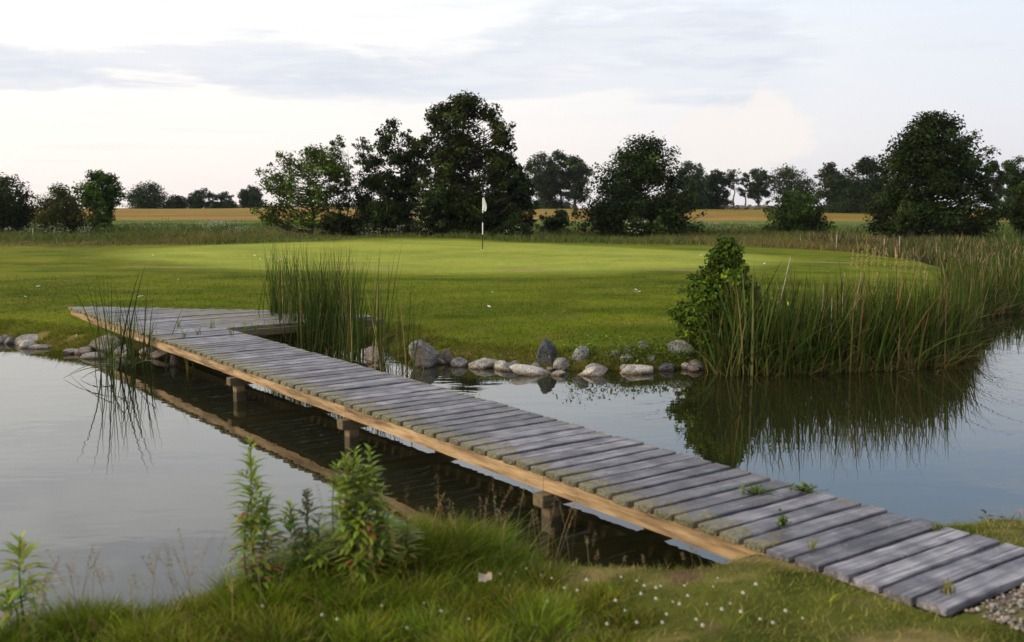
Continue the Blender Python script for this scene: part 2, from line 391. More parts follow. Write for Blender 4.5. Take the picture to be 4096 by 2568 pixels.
def mown(x, y):
    """1 on the mown turf of the mound"""
    e = (fbm(x * .35, y * .35, 31, 3) - .5) * 1.6
    back = 39.6 + 3.6 * np.exp(-((x + 3.4) / 4.) ** 2) + 1.2 * ss(-1, 4, x) - 1.2 * ss(7, 13, x) + e * .6
    lf = ss(-23, -19.5, x + e - .0 * y)
    return ss(.7, -.7, y - back) * lf * ss(.1, .5, pond_sd(x, y))
def green_area(x, y):
    e = (fbm(x * .5, y * .5, 77, 2) - .5) * 1.5
    r = np.sqrt(((x + 2.2) / 10.8) ** 2 + ((y - 33.4 + .12 * x) / 7.5) ** 2)
    return ss(1.1, .86, r + e * .07)

def ground_color(x, y):
    c = np.zeros(x.shape + (3,))
    d = pond_sd(x, y)
    n1 = fbm(x * .5, y * .9, 41, 4); n2 = fbm(x * 1.8, y * 3.2, 43, 4); n3 = fbm(x * .12, y * .12, 47, 3)
    def L(a, b, t): return np.asarray(a) * (1 - t[..., None]) + np.asarray(b) * t[..., None]
    lawn = L((.068, .095, .005), (.115, .138, .009), ss(.32, .68, n1)); lawn = L(lawn, (.145, .135, .02), ss(-3, -16, x) * ss(.35, .7, n2) * .6)
    lawn = L(lawn, (.15, .135, .03), ss(.55, .8, n2) * .5)
    lawn = L(lawn, (.15, .13, .04), np.exp(-np.maximum(d - .1, 0) / .35) * .3)
    n4 = fbm(x * 1.1 + 9, y * 1.9, 63, 4); lawn = L(lawn, lawn * .62, ss(.54, .74, n4) * .55 * ss(27, 23, y))
    g = green_area(x, y)
    stripe = .5 + .5 * np.sin((x * .35 + y) * 1.1)
    gc = L((.225, .255, .042), (.255, .28, .048), stripe) ; gc = L(gc, (.195, .235, .036), ss(.35, .7, n1) * .5)
    lawn = L(lawn, gc, g)
    # worn, bare collar patches in front of the green
    for px, py, rx, ry in ((.5, 27.3, 1.5, .55), (-3.9, 27.6, 1.9, .6), (-9, 27.8, 2.2, .5), (4.8, 26.5, 2.2, .6), (9.5, 31, 1.6, .6)):
        lawn = L(lawn, (.25, .195, .085), ss(1.2, .2, ((x - px) / rx) ** 2 + ((y - py) / ry) ** 2 + n2 * .8) * .75)
    rough = L((.10, .088, .025), (.14, .115, .045), ss(.3, .7, n2))
    rough = L(rough, (.075, .095, .02), ss(.45, .7, n3))
    c = L(rough, lawn, mown(x, y))
    mead = L((.062, .092, .018), (.10, .125, .03), ss(.3, .7, n1))
    c = L(c, mead, ss(55, 60, y + (n1 - .5) * 8))
    # farmland in strips
    tan = np.array((.26, .145, .046)); straw = np.array((.22, .15, .042)); gr = np.array((.085, .12, .022))
    yy = y + x * .04 + (n3 - .5) * 5
    fld = L(gr, tan, ss(90, 94, yy)); fld = L(fld, gr * 1.1, ss(107, 109, yy) * ss(116, 112, yy)); fld = L(fld, tan * np.array((1., .82, .7)), ss(114, 118, yy) * ss(135, 125, yy))
    fld = L(fld, straw, ss(125, 135, yy)); fld = L(fld, straw * np.array((.8, .9, .6)), ss(20, 30, x) * ss(92, 100, yy) * .7)
    fld = fld * (1 + .5 * (fbm(x * .12, y * .3, 91, 4) - .5) + .3 * (fbm(x * .02, y * .35, 95, 3) - .5))[..., None]; fld = L(fld, gr * 1.3, ss(.58, .72, fbm(x * .02, y * .22, 97, 3)) * .6)
    c = L(c, fld, ss(78, 88, y + (n1 - .5) * 6))
    # near bank: green with straw patches and bare soil
    nb = L((.035, .048, .008), (.085, .095, .02), ss(.3, .7, fbm(x * 2.5, y * 2.5, 51, 3))); nb = L(nb, (.022, .03, .006), ss(.4, -.6, x) * .7)  # darkened at left: shade between the tussocks put into the ground colour
    nb = L(nb, (.21, .165, .07), ss(.5, .72, fbm(x * 1.6, y * 3., 53, 4)) * ss(-.6, .9, x))
    nb = L(nb, (.11, .075, .045), ss(.62, .8, fbm(x * 3.3, y * 3.3, 57, 4)) * ss(0, .8, x))
    c = L(nb, c, ss(8.5, 10.5, y))
    soil = np.array((.055, .04, .022))
    c = L(c, soil, ss(.16, -.02, d))
    c = L(c, (.03, .026, .012), ss(0, -.4, d))
    return c

def build_ground():
    fine = np.radians(np.arange(-33, 33.01, .14)); coarse1 = np.radians(np.arange(-180, -33, 3.)); coarse2 = np.radians(np.arange(33 + 3, 180, 3.))
    ang = np.concatenate([coarse1, fine, coarse2]); na = len(ang)
    r = np.concatenate([np.geomspace(.6, 3.4, 14, endpoint=False), np.geomspace(3.4, 8, 150, endpoint=False), np.geomspace(8, 60, 300, endpoint=False), np.geomspace(60, 1090, 150)])
    A, R = np.meshgrid(ang, r)
    x = R * np.sin(A); y = R * np.cos(A)
    z = terrain(x, y); c = ground_color(x, y)
    nr = len(r)
    i = np.arange(nr - 1)[:, None] * na; j = np.arange(na)[None]; k = (j + 1) % na
    Fq = np.stack([i + j, i + k, i + na + k, i + na + j], -1).reshape(-1, 4)
    V = np.stack([x, y, z], -1).reshape(-1, 3); C = c.reshape(-1, 3)
    # close the small hole under the camera
    V = np.concatenate([V, [[0, 0, .3]]]); C = np.concatenate([C, [[.07, .09, .02]]])
    jj = np.arange(0, na - 1, 2)
    cap = np.stack([np.full(len(jj), len(V) - 1), (jj + 2) % na, (jj + 1) % na, jj], -1)
    me = np_mesh('ground', V, np.concatenate([Fq, cap]), C, True)
    o = link('ground', me, M['ground']); o['kind'] = 'structure'
build_ground()

def build_water():
    bm = bmesh.new()
    vs = [bm.verts.new(v) for v in ((-80, -6, 0), (62, -6, 0), (62, 46, 0), (-80, 46, 0))]
    bm.faces.new(vs); o = link('water', bm_mesh('water', bm), M['water']); o['kind'] = 'structure'
build_water()

# ------------------------------------------------------------------ footbridge
def box_bm(bm, sx, sy, sz, loc, bevel=.004, ndiv=0):
    r = bmesh.ops.create_cube(bm, size=1.)
    vs = r['verts']
    for v in vs: v.co = Vector((v.co.x * sx + loc[0], v.co.y * sy + loc[1], v.co.z * sz + loc[2]))
    if bevel:
        ed = list({e for v in vs for e in v.link_edges})
        bmesh.ops.bevel(bm, geom=ed, offset=bevel, segments=1, affect='EDGES', profile=.5)

def build_bridge():
    root = empty('footbridge', (O[0], O[1], 0), 'long grey weathered plank footbridge crossing the pond on short wooden piles', 'footbridge', rz=YAW)
    # local frame: +x across the deck towards the far side, +y along it away from the camera
    prng = np.random.default_rng(3)
    def plank(i):
        L = float(wing_len(np.array([float(i)]))[0]); w = PS - .032 - prng.uniform(0, .008)
        if i < -1: w = PS - .027 - prng.uniform(0, .005)
        bm = bmesh.new(); ns = max(8, int(L / .09))
        x0 = prng.normal(0, .008) + (0. if i < 60 or i > 200 else 0.)
        xs = np.linspace(x0, L + prng.normal(0, .008), ns + 1)
        sec = [(-w / 2, -.042), (w / 2, -.042), (w / 2, -.005), (w / 2 - .006, 0), (0, -.0015 + prng.normal(0, .001)), (-w / 2 + .006, 0), (-w / 2, -.005)]
        rings = []
        warp = prng.normal(0, .0025); skew = prng.normal(0, .002)
        for q, xx in enumerate(xs):
            t = q / ns; e = .0022 * (prng.normal() if 0 < q < ns else 0)
            rings.append([bm.verts.new((xx, yy + skew * (t - .5) + (e if zz > -.01 else 0), zz + warp * (4 * t * (1 - t)) + prng.normal(0, .0006))) for yy, zz in sec])
        m = len(sec)
        for q in range(ns):
            for k in range(m):
                bm.faces.new((rings[q][k], rings[q][(k + 1) % m], rings[q + 1][(k + 1) % m], rings[q + 1][k]))
        bm.faces.new(rings[0][::-1]); bm.faces.new(rings[-1])
        bmesh.ops.recalc_face_normals(bm, faces=bm.faces)
        o = link('plank', bm_mesh('plank', bm), M['plank'] if i >= -1 else M['plank_clean'], root)
        o.location = (0, (i + .5) * PS, DECK + prng.normal(0, .0022)); o.rotation_euler = (prng.normal(0, .009), 0, prng.normal(0, .0025))
        if -1 <= i < 62:        # lichen crust grown on the sawn end
            b2 = bmesh.new(); bmesh.ops.create_icosphere(b2, subdivisions=4, radius=1.); so = Vector(prng.uniform(-40, 40, 3))
            for v in b2.verts:
                c = v.co.copy(); e = 3.2
                g = (abs(c.x) ** e + abs(c.y) ** e + abs(c.z) ** e) ** (-1 / e); c *= g
                f = 1 + .5 * mnoise.fractal(Vector((c.x * 1.5, c.y * 5, c.z * 2.5)) + so, 1., 2., 4)
                v.co = Vector((x0 + c.x * .013 * f, c.y * (w / 2 - .008) * (1 + .03 * f), -.02 + c.z * .0215 * (.75 + .3 * f)))
            link('lichen', bm_mesh('lichen', b2), M['lichen'], o)
    for i in range(-7, 85): plank(i)
    # long side beams, spliced over the piles
    cuts = [c_ * BR for c_ in (-1.05, 1.9, 5.05, 7.95, 10.9, 15.7)]
    for x in (.062, DW - .062):
        for a, b in zip(cuts[:-1], cuts[1:]):
            if x > .5 and a > 10.5: continue
            bm = bmesh.new(); n = max(6, int((b - a) / .12)); ys = np.linspace(a + .002, b - .002, n + 1); rings = []
            for yy in ys:
                e = prng.normal(0, .0012, 4)
                rings.append([bm.verts.new(v) for v in ((-.05, yy, -.052 + e[0]), (.05, yy, -.052), (.05, yy, .052), (-.05 + e[1], yy, .052))])
            for q in range(n):
                for k in range(4): bm.faces.new((rings[q][k], rings[q][(k + 1) % 4], rings[q + 1][(k + 1) % 4], rings[q + 1][k]))
            bm.faces.new(rings[0][::-1]); bm.faces.new(rings[-1]); bmesh.ops.recalc_face_normals(bm, faces=bm.faces)
            # grain runs along local x of the material: swap axes by building turned
            bmesh.ops.rotate(bm, verts=bm.verts, cent=(0, 0, 0), matrix=__import__('mathutils').Matrix.Rotation(-math.pi / 2, 3, 'Z'))
            o = link('side_beam', bm_mesh('side_beam', bm), M['beam'] if x < .5 else M['cap'], root); o.location = (x, 0, DECK - .042 - .054); o.rotation_euler = (0, 0, math.pi / 2)  # back beam takes the darker cap wood, underdeck shade put into its colour
    # beam under the wing's near edge
    bm = bmesh.new(); box_bm(bm, 2.5, .09, .1, (2.5, 0, 0)); o = link('side_beam', bm_mesh('side_beam', bm), M['cap'], root); o.location = (0, 59.9 * PS, DECK - .095)
    for yy in (1.86 * BR, 5.0 * BR, 7.9 * BR):
        bm = bmesh.new(); box_bm(bm, DW + .14, .115, .092, (DW / 2, 0, 0), .006)
        o = link('cap_beam', bm_mesh('cap_beam', bm), M['cap'], root); o.location = (0, yy, DECK - .042 - .108 - .049)
        for x in (.055, DW - .09):
            bm = bmesh.new(); box_bm(bm, .105, .105, .8, (0, 0, -.4), .006)
            p = link('pile', bm_mesh('pile', bm), M['post'], root); p.location = (x, yy, DECK - .042 - .108 - .098); p.rotation_euler = (prng.normal(0, .01), prng.normal(0, .01), 0)
build_bridge()

# gravel path at the near end of the bridge
def build_path():
    n = 40; V = []; C = []
    ii = np.linspace(-7.06, -40, n)
    for q, i in enumerate(ii):
        for k, o in enumerate(np.linspace(.3, 1.45, 12)):
            oo = o + .08 * math.sin(q * .9 + k) * (k in (0, 11)) - (i + 7.5) * -.012
            p = O + i * PS * U + oo * W
            V.append((p[0], p[1], th(p[0], p[1]) + (.006 if 0 < k < 11 else -.012) + .003 * math.sin(k * 1.7 + q)))
    i = np.arange(n - 1)[:, None] * 12; j = np.arange(11)[None]
    Fq = np.stack([i + j, i + j + 1, i + 13 + j, i + 12 + j], -1).reshape(-1, 4)[:, ::-1]
    o = link('gravel_path', np_mesh('gravel_path', np.array(V), Fq, None, True), M['gravel']); o['kind'] = 'structure'
    acc = Acc(); m = 4200
    k = rng.uniform(-14, -7.05, m); of = rng.uniform(.12, 1.5, m)
    P = O[None] + k[:, None] * PS * U + of[:, None] * W; z = terrain(P[:, 0], P[:, 1]) + .012
    base = np.array([(1, 0, 0), (0, 1, 0), (-1, 0, 0), (0, -1, 0), (0, 0, 1), (0, 0, -1)], float)
    qf = np.array([(0, 1, 4, 4), (1, 2, 4, 4), (2, 3, 4, 4), (3, 0, 4, 4), (1, 0, 5, 5), (2, 1, 5, 5), (3, 2, 5, 5), (0, 3, 5, 5)])[:, :3]
    s = rng.gamma(2.5, .0035, m) + .003
    Vv = base[None] * s[:, None, None] * rng.uniform(.6, 1.2, (m, 6, 1)) * np.array([1, 1, .7]); a = rng.uniform(0, 6.28, m); ca, sa = np.cos(a)[:, None], np.sin(a)[:, None]
    Vv = np.stack([Vv[..., 0] * ca - Vv[..., 1] * sa, Vv[..., 0] * sa + Vv[..., 1] * ca, Vv[..., 2]], -1) + np.concatenate([P, z[:, None]], 1)[:, None]
    Fq = (np.arange(m)[:, None, None] * 6 + qf[None]).reshape(-1, 3)
    o = link('gravel', np_mesh('gravel', Vv.reshape(-1, 3), Fq, np.repeat(jit((.17, .145, .125), m, .45, .06), 6, 0)), M['plain']); tag(o, 'loose grey gravel chips on the path by the bridge end', 'gravel', kind='stuff')
build_path()

# ------------------------------------------------------------------ grass
def scatter(n, x0, x1, y0, y1, fn=None):
    x = rng.uniform(x0, x1, n); y = rng.uniform(y0, y1, n)
    if fn is not None:
        k = rng.uniform(0, 1, n) < fn(x, y); x, y = x[k], y[k]
    return x, y
def off_deck(x, y):
    i, o = deck_io(x, y)
    return ~((o > -.03) & (o < wing_len(i) + .02) & (i > -7.6) & (i < 84.8))
def off_path(x, y):
    i, o = deck_io(x, y)
    return ~((o > .3) & (o < 1.45) & (i < -7.0))

def foreground_grass():
    acc = Acc()
    def keep(x, y): return (pond_sd(x, y) > -.02) & off_deck(x, y) & off_path(x, y)
    # short turf of the bank
    x, y = scatter(110000, -4.2, 4.2, 3.6, 6.9, lambda x, y: keep(x, y) * np.where(x > .1, .75, 1) * np.clip(1.1 - .5 * ss(.5, .72, fbm(x * 1.6, y * 3., 53, 4)) * ss(-.6, .9, x), 0, 1))
    n = len(x); z = terrain(x, y) - .006
    dry = np.clip(ss(.42, .62, fbm(x * 1.6, y * 3., 53, 4)) + .25, 0, 1) * ss(-.3, .9, x); lush = ss(.6, -.6, x)
    hh = (rng.gamma(5, .0075, n) * (1 - .45 * dry) + .01) * (.5 + 1. * fbm(x * 3., y * 3., 157, 3)) + lush * rng.gamma(3, .004, n)
    g = jit((.11, .14, .011), n, .35, .12) * (.6 + .9 * fbm(x * 2.2, y * 2.2, 151, 3))[:, None]; g = g * (1 - dry[:, None] * .7) + jit((.26, .2, .085), n, .3, .08) * dry[:, None] * .7
    st = rng.uniform(size=n) < .08; g[st] = jit((.3, .23, .1), st.sum(), .3, .1)
    acc.blades(np.stack([x, y, z], 1), hh, rng.uniform(.003, .006, n), rng.uniform(0, 6.28, n), rng.uniform(.1, .7, n), rng.uniform(.1, .8, n), g, 2)
    # deep tussocks on the lip of the bank
    T = [(tx_, ty_, h_) for tx_, ty_, h_ in zip(rng.uniform(-3, .5, 34), rng.uniform(4.3, 5.3, 34), rng.uniform(.1, .22, 34))]
    T += [(-3.0, 4.15, .26), (-2.6, 4.6, .2), (-2.25, 4.95, .24), (-2.05, 4.8, .26), (-1.85, 4.95, .22), (-1.6, 5.1, .2), (-1.35, 5.3, .3), (-1.15, 5.5, .42), (-1.0, 5.3, .4), (-.9, 5.65, .44), (-.7, 5.4, .42), (-.6, 5.75, .46), (-.45, 5.5, .4), (-.3, 5.8, .44), (-.5, 5.62, .42), (-.38, 5.66, .4), (-.78, 5.58, .44), (-.22, 5.5, .3), (-.14, 5.5, .2), (-.2, 5.75, .24), (.0, 5.6, .14),
         (-1.25, 5.0, .28), (-.85, 5.0, .26), (-.5, 5.1, .24), (-.2, 5.15, .2), (-2.3, 4.5, .2), (-1.7, 4.6, .2), (-2.85, 4.0, .26), (-1.1, 4.6, .2), (-.4, 4.7, .17), (.15, 5.3, .14), (-.05, 4.9, .16), (.55, 4.75, .12)]
    for tx, ty, hh in T:
        m = int(1500 * (hh / .3)); r = rng.normal(0, .05 + .16 * hh, (m, 2)); px = tx + r[:, 0]; py = ty + r[:, 1]
        ok = keep(px, py); px, py = px[ok], py[ok]; m = len(px)
        if m < 5: continue
        d = np.arctan2(py - ty, px - tx) + rng.normal(0, .9, m)
        tn = rng.uniform(.55, 1.5); yl = rng.uniform(0, 1); c = jit(np.array((.092 + .05 * yl, .142 + .012 * yl, .012)) * tn, m, .32, .14); s2 = rng.uniform(size=m) < .13; c[s2] = jit((.24, .19, .075), s2.sum(), .3, .1)
        acc.blades(np.stack([px, py, terrain(px, py) - .01], 1), hh * .68 * rng.uniform(.25, 1.2, m), rng.uniform(.0035, .007, m), d, rng.uniform(.05, .5, m), rng.uniform(.1, .75, m), c, 4)
    # seeding stalks, thin and pale
    for tx, ty, sp, cnt, hm in ((-2.1, 4.85, .45, 34, .42), (-1.5, 5.1, .4, 26, .42), (-.35, 5.6, .4, 26, .5), (.05, 5.75, .35, 16, .4), (-2.9, 4.2, .4, 14, .4), (.9, 5.5, .6, 10, .2), (1.5, 5.6, .3, 10, .2)):
        px = tx + rng.normal(0, sp, cnt); py = ty + rng.normal(0, .16, cnt); ok = keep(px, py); px, py = px[ok], py[ok]; m = len(px)
        hs = hm * rng.uniform(.6, 1.15, m); an = rng.uniform(0, 6.28, m); le = rng.uniform(.02, .3, m); be = rng.uniform(0, .25, m)
        P = np.stack([px, py, terrain(px, py)], 1); c = jit((.26, .19, .11), m, .25, .08)
        acc.blades(P, hs, .003, an, le, be, c, 5, power=4)
        for q in range(m):
            for t in np.linspace(.74, 1, 9):
                o_ = le[q] * t + be[q] * t * t; u_ = t - .45 * be[q] * t ** 2.2 - .3 * le[q] ** 2 * t
                pt = P[q] + hs[q] * np.array([o_ * math.cos(an[q]), o_ * math.sin(an[q]), u_])
                acc.leaves(pt + rng.normal(0, .006, (4, 3)), rng.normal(size=(4, 3)), .012, c[q] * .95, .35)
    o = link('bank_grass', acc.mesh('bank_grass'), M['grass']); tag(o, 'lush grass with tall tussocks and seed stalks on the near bank', 'grass', kind='stuff')
foreground_grass()

# ------------------------------------------------------------------ stones
STONES = []
def stone(xc, ytop, ybot, wd, kind, label, seed, shape='round', onbank=False, tilt=0., deep=.75, group='stones edging the far shore'):
    r = np.random.default_rng(seed)
    p = ground_hit(xc, ybot) if onbank else un(xc, ybot, 0.)
    dist = p[1]; k = S * dist / F
    wx = wd * k; hz = (ybot - ytop) * k
    STONES.append((p[0], p[1], wx))
    bm = bmesh.new(); bmesh.ops.create_icosphere(bm, subdivisions=5, radius=1.)
    pl = [Vector(r.normal(size=3)).normalized() for _ in range(11)]; off = [r.uniform(.58, .88) for _ in pl]
    so = Vector(r.uniform(-50, 50, 3))
    for v in bm.verts:
        c = v.co.copy()
        for q, o_ in zip(pl, off):
            e = c.dot(q) - o_
            if e > 0: c -= q * e * .93
        c += c.normalized() * ((mnoise.fractal(c * 1.6 + so, 1., 2., 4)) * .09 + mnoise.fractal(c * 6 + so, 1., 2., 4) * .03)
        v.co = c
    xs = [v.co.x for v in bm.verts]; zs = [v.co.z for v in bm.verts]; ys = [v.co.y for v in bm.verts]
    x0, x1, z0, z1 = min(xs), max(xs), min(zs), max(zs); ym = max(abs(min(ys)), max(ys))
    sink = .38
    for v in bm.verts:
        x = (v.co.x - x0) / (x1 - x0) - .5; z = (v.co.z - z0) / (z1 - z0); y = v.co.y / ym
        if shape == 'point': x *= (1.12 - .8 * max(0, z - .25)); 
        if shape == 'wedge_r': z *= (.62 + .75 * (x + .5)) / 1.25
        if shape == 'wedge_l': z *= (.62 + .75 * (.5 - x)) / 1.25
        zz = (z * (1 + sink) - sink) * hz
        v.co = Vector((x * wx, y * wx * .5 * deep, zz))
        v.co.z += tilt * v.co.x
    me = bm_mesh('stone', bm, True)
    o = link('stone', me, M[kind]); o.location = (p[0], p[1] + wx * .5 * deep * .62, p[2]); o.rotation_euler = (0, 0, r.normal(0, .12))
    tag(o, label, 'stone', group)
def cr(cx, t, b, w): return ((1500 + cx * .5804) / S, (1300 + t * .5804) / S, (1300 + b * .5804) / S, w * .5804 / S)
def cd(cx, t, b, w): return ((300 + cx * .3317) / S, (1180 + t * .3317) / S, (1180 + b * .3317) / S, w * .3317 / S)
def c4(cx, t, b, w): return (cx * .5952 / S, (1100 + t * .5952) / S, (1100 + b * .5952) / S, w * .5952 / S)
stone(*cr(330, 100, 290, 225), 'stone_grey', 'largest grey granite boulder beside the slender reeds on the far shore', 11, deep=.8)
stone(*cr(495, 163, 270, 105), 'stone_brown', 'dark squarish stone just right of the largest grey boulder', 12)
stone(*cr(577, 222, 288, 122), 'stone_grey', 'small rounded grey stone between the dark squarish stone and the sloping wedge stone', 13)
stone(*cr(738, 203, 298, 210), 'stone_white', 'wedge shaped pale stone sloping up to the right at the waterline', 14, 'wedge_r')
stone(*cr(955, 245, 298, 98), 'stone_grey', 'small grey stone tucked left behind the broad white slab', 15)
stone(*cr(1075, 260, 345, 310), 'stone_white', 'broad flat white slab in front of the dark pointed rock', 16, 'wedge_l', tilt=-.05, deep=.45)
stone(*cr(1262, 312, 348, 102), 'stone_white', 'smallest white stone at the right tip of the broad white slab', 17)
stone(*cr(1183, 106, 262, 160), 'stone_dark', 'dark blue grey pointed rock standing upright on the shore', 18, 'point', onbank=True)
stone(*cr(1285, 228, 310, 120), 'stone_grey', 'grey stone half hidden in weeds right of the dark pointed rock', 19)
stone(*cr(1415, 148, 250, 135), 'stone_grey', 'blocky grey stone in the grass above the shore, right of the dark pointed rock', 20, onbank=True)
stone(*cr(1495, 269, 350, 228), 'stone_white', 'long white stone rising to the right at the waterline below the weeds', 21, 'wedge_r', tilt=.03, deep=.5)
stone(*cr(1655, 178, 222, 80), 'stone_brown', 'low brownish stone leftmost of three small stones set in the grass', 22, onbank=True)
stone(*cr(1742, 137, 195, 54), 'stone_brown', 'small upright stone middle of three small stones set in the grass', 23, onbank=True)
stone(*cr(1845, 114, 172, 104), 'stone_grey', 'round topped grey stone rightmost of three small stones set in the grass', 24, onbank=True)
stone(*cr(1805, 278, 337, 250), 'stone_white', 'long low pale stone lying in the water left of the reed bed', 25, deep=.45)
stone(*cr(2110, 110, 198, 205), 'stone_grey', 'large flat grey stone in the grass beside the leafy alder bush', 26, onbank=True)
stone(*cr(2010, 238, 315, 135), 'stone_dark', 'dark sloping stone at the waterline below the alder bush', 27, 'wedge_r')
stone(*cr(2205, 280, 322, 64), 'stone_brown', 'tiny brown stone at the foot of the reed bed', 28)
stone(*cr(-5, 145, 275, 150), 'stone_brown', 'reddish brown boulder behind the slender reeds beside the bridge', 29)
stone(*cr(1905, 215, 255, 60), 'stone_grey', 'small grey stone sunk in weeds between the pale low stone and the flat grey stone', 30, onbank=True)
stone(*cr(2, 275, 300, 120), 'stone_brown', 'flat dark stone at the water below the reddish brown boulder', 45)
GL = 'stones edging the shore at the far bridge end'
stone(*cd(395, 465, 700, 520), 'stone_brown', 'biggest brown boulder beside the far end of the bridge', 31, deep=.6, group=GL)
stone(*cd(210, 690, 768, 330), 'stone_grey', 'flat grey slab lying in the water before the biggest brown boulder', 32, deep=.4, group=GL)
stone(*cd(545, 570, 720, 215), 'stone_grey', 'slanting grey stone leaning on the biggest brown boulder', 33, 'wedge_r', group=GL, deep=.5)
stone(*cd(625, 640, 748, 170), 'stone_brown', 'smaller slanting stone just right of the slanting grey one under the bridge edge', 34, 'wedge_r', group=GL)
stone(*cd(1010, 640, 765, 280), 'stone_brown', 'broad stone in shade beneath the bridge side beam', 35, group=GL)
stone(*cd(1180, 705, 855, 105), 'stone_brown', 'upright tan stone standing in water beneath the bridge', 36, group=GL)
stone(*c4(210, 404, 472, 290), 'stone_grey', 'long low grey rock at the left end of the shore', 37, deep=.5, group=GL)
stone(*c4(35, 398, 452, 80), 'stone_grey', 'small grey stone at the left edge of the picture on the shore', 38, group=GL)
stone(*c4(505, 398, 492, 165), 'stone_brown', 'pointed brown stone left of the biggest brown boulder', 39, 'point', group=GL)
stone(*c4(480, 496, 530, 118), 'stone_grey', 'small flat stone in the water below the pointed brown stone', 40, deep=.5, group=GL)
stone(*c4(265, 468, 496, 180), 'stone_grey', 'thin grey stone barely above the water before the long low rock', 41, deep=.4, group=GL)
stone(*c4(75, 425, 465, 70), 'stone_dark', 'small dark stone between the leftmost stone and the long low rock', 42, group=GL)

def packing_stones():
    r = np.random.default_rng(77)
    for q in range(30):
        x = r.uniform(-1.5, 2.6) if q < 17 else r.uniform(-9.2, -5.4); ys = np.linspace(13, 18, 500); y = ys[np.argmax(pond_sd(np.full(500, x), ys) > -.06)] + r.normal(0, .06)
        w = r.uniform(.07, .17); p = np.array([x, y]); bm = bmesh.new(); bmesh.ops.create_icosphere(bm, subdivisions=3, radius=1.); so = Vector(r.uniform(-50, 50, 3)); pl = [Vector(r.normal(size=3)).normalized() for _ in range(8)]
        for v in bm.verts:
            c = v.co.copy()
            for a_ in pl:
                e = c.dot(a_) - .72
                if e > 0: c -= a_ * e * .9
            c += c.normalized() * mnoise.fractal(c * 2 + so, 1., 2., 4) * .1; v.co = Vector((c.x * w, c.y * w * .8, c.z * w * .62))
        o = link('stone', bm_mesh('stone', bm, True), M[('stone_grey', 'stone_brown', 'stone_white', 'stone_brown')[q % 4]]); o.location = (x, y, max(th(x, y), 0) + w * .12); o.rotation_euler = (0, 0, r.uniform(0, 6.28))
        tag(o, 'small stone wedged among the larger stones along the far waterline', 'stone', 'small stones packed between the shore stones')
packing_stones()
def off_stones(x, y):
    k = np.ones(x.shape, bool)
    for sx_, sy_, w_ in STONES: k &= ~((np.abs(x - sx_) < w_ * .4) & (y > sy_ - .03) & (y < sy_ + w_ * .3))
    return k
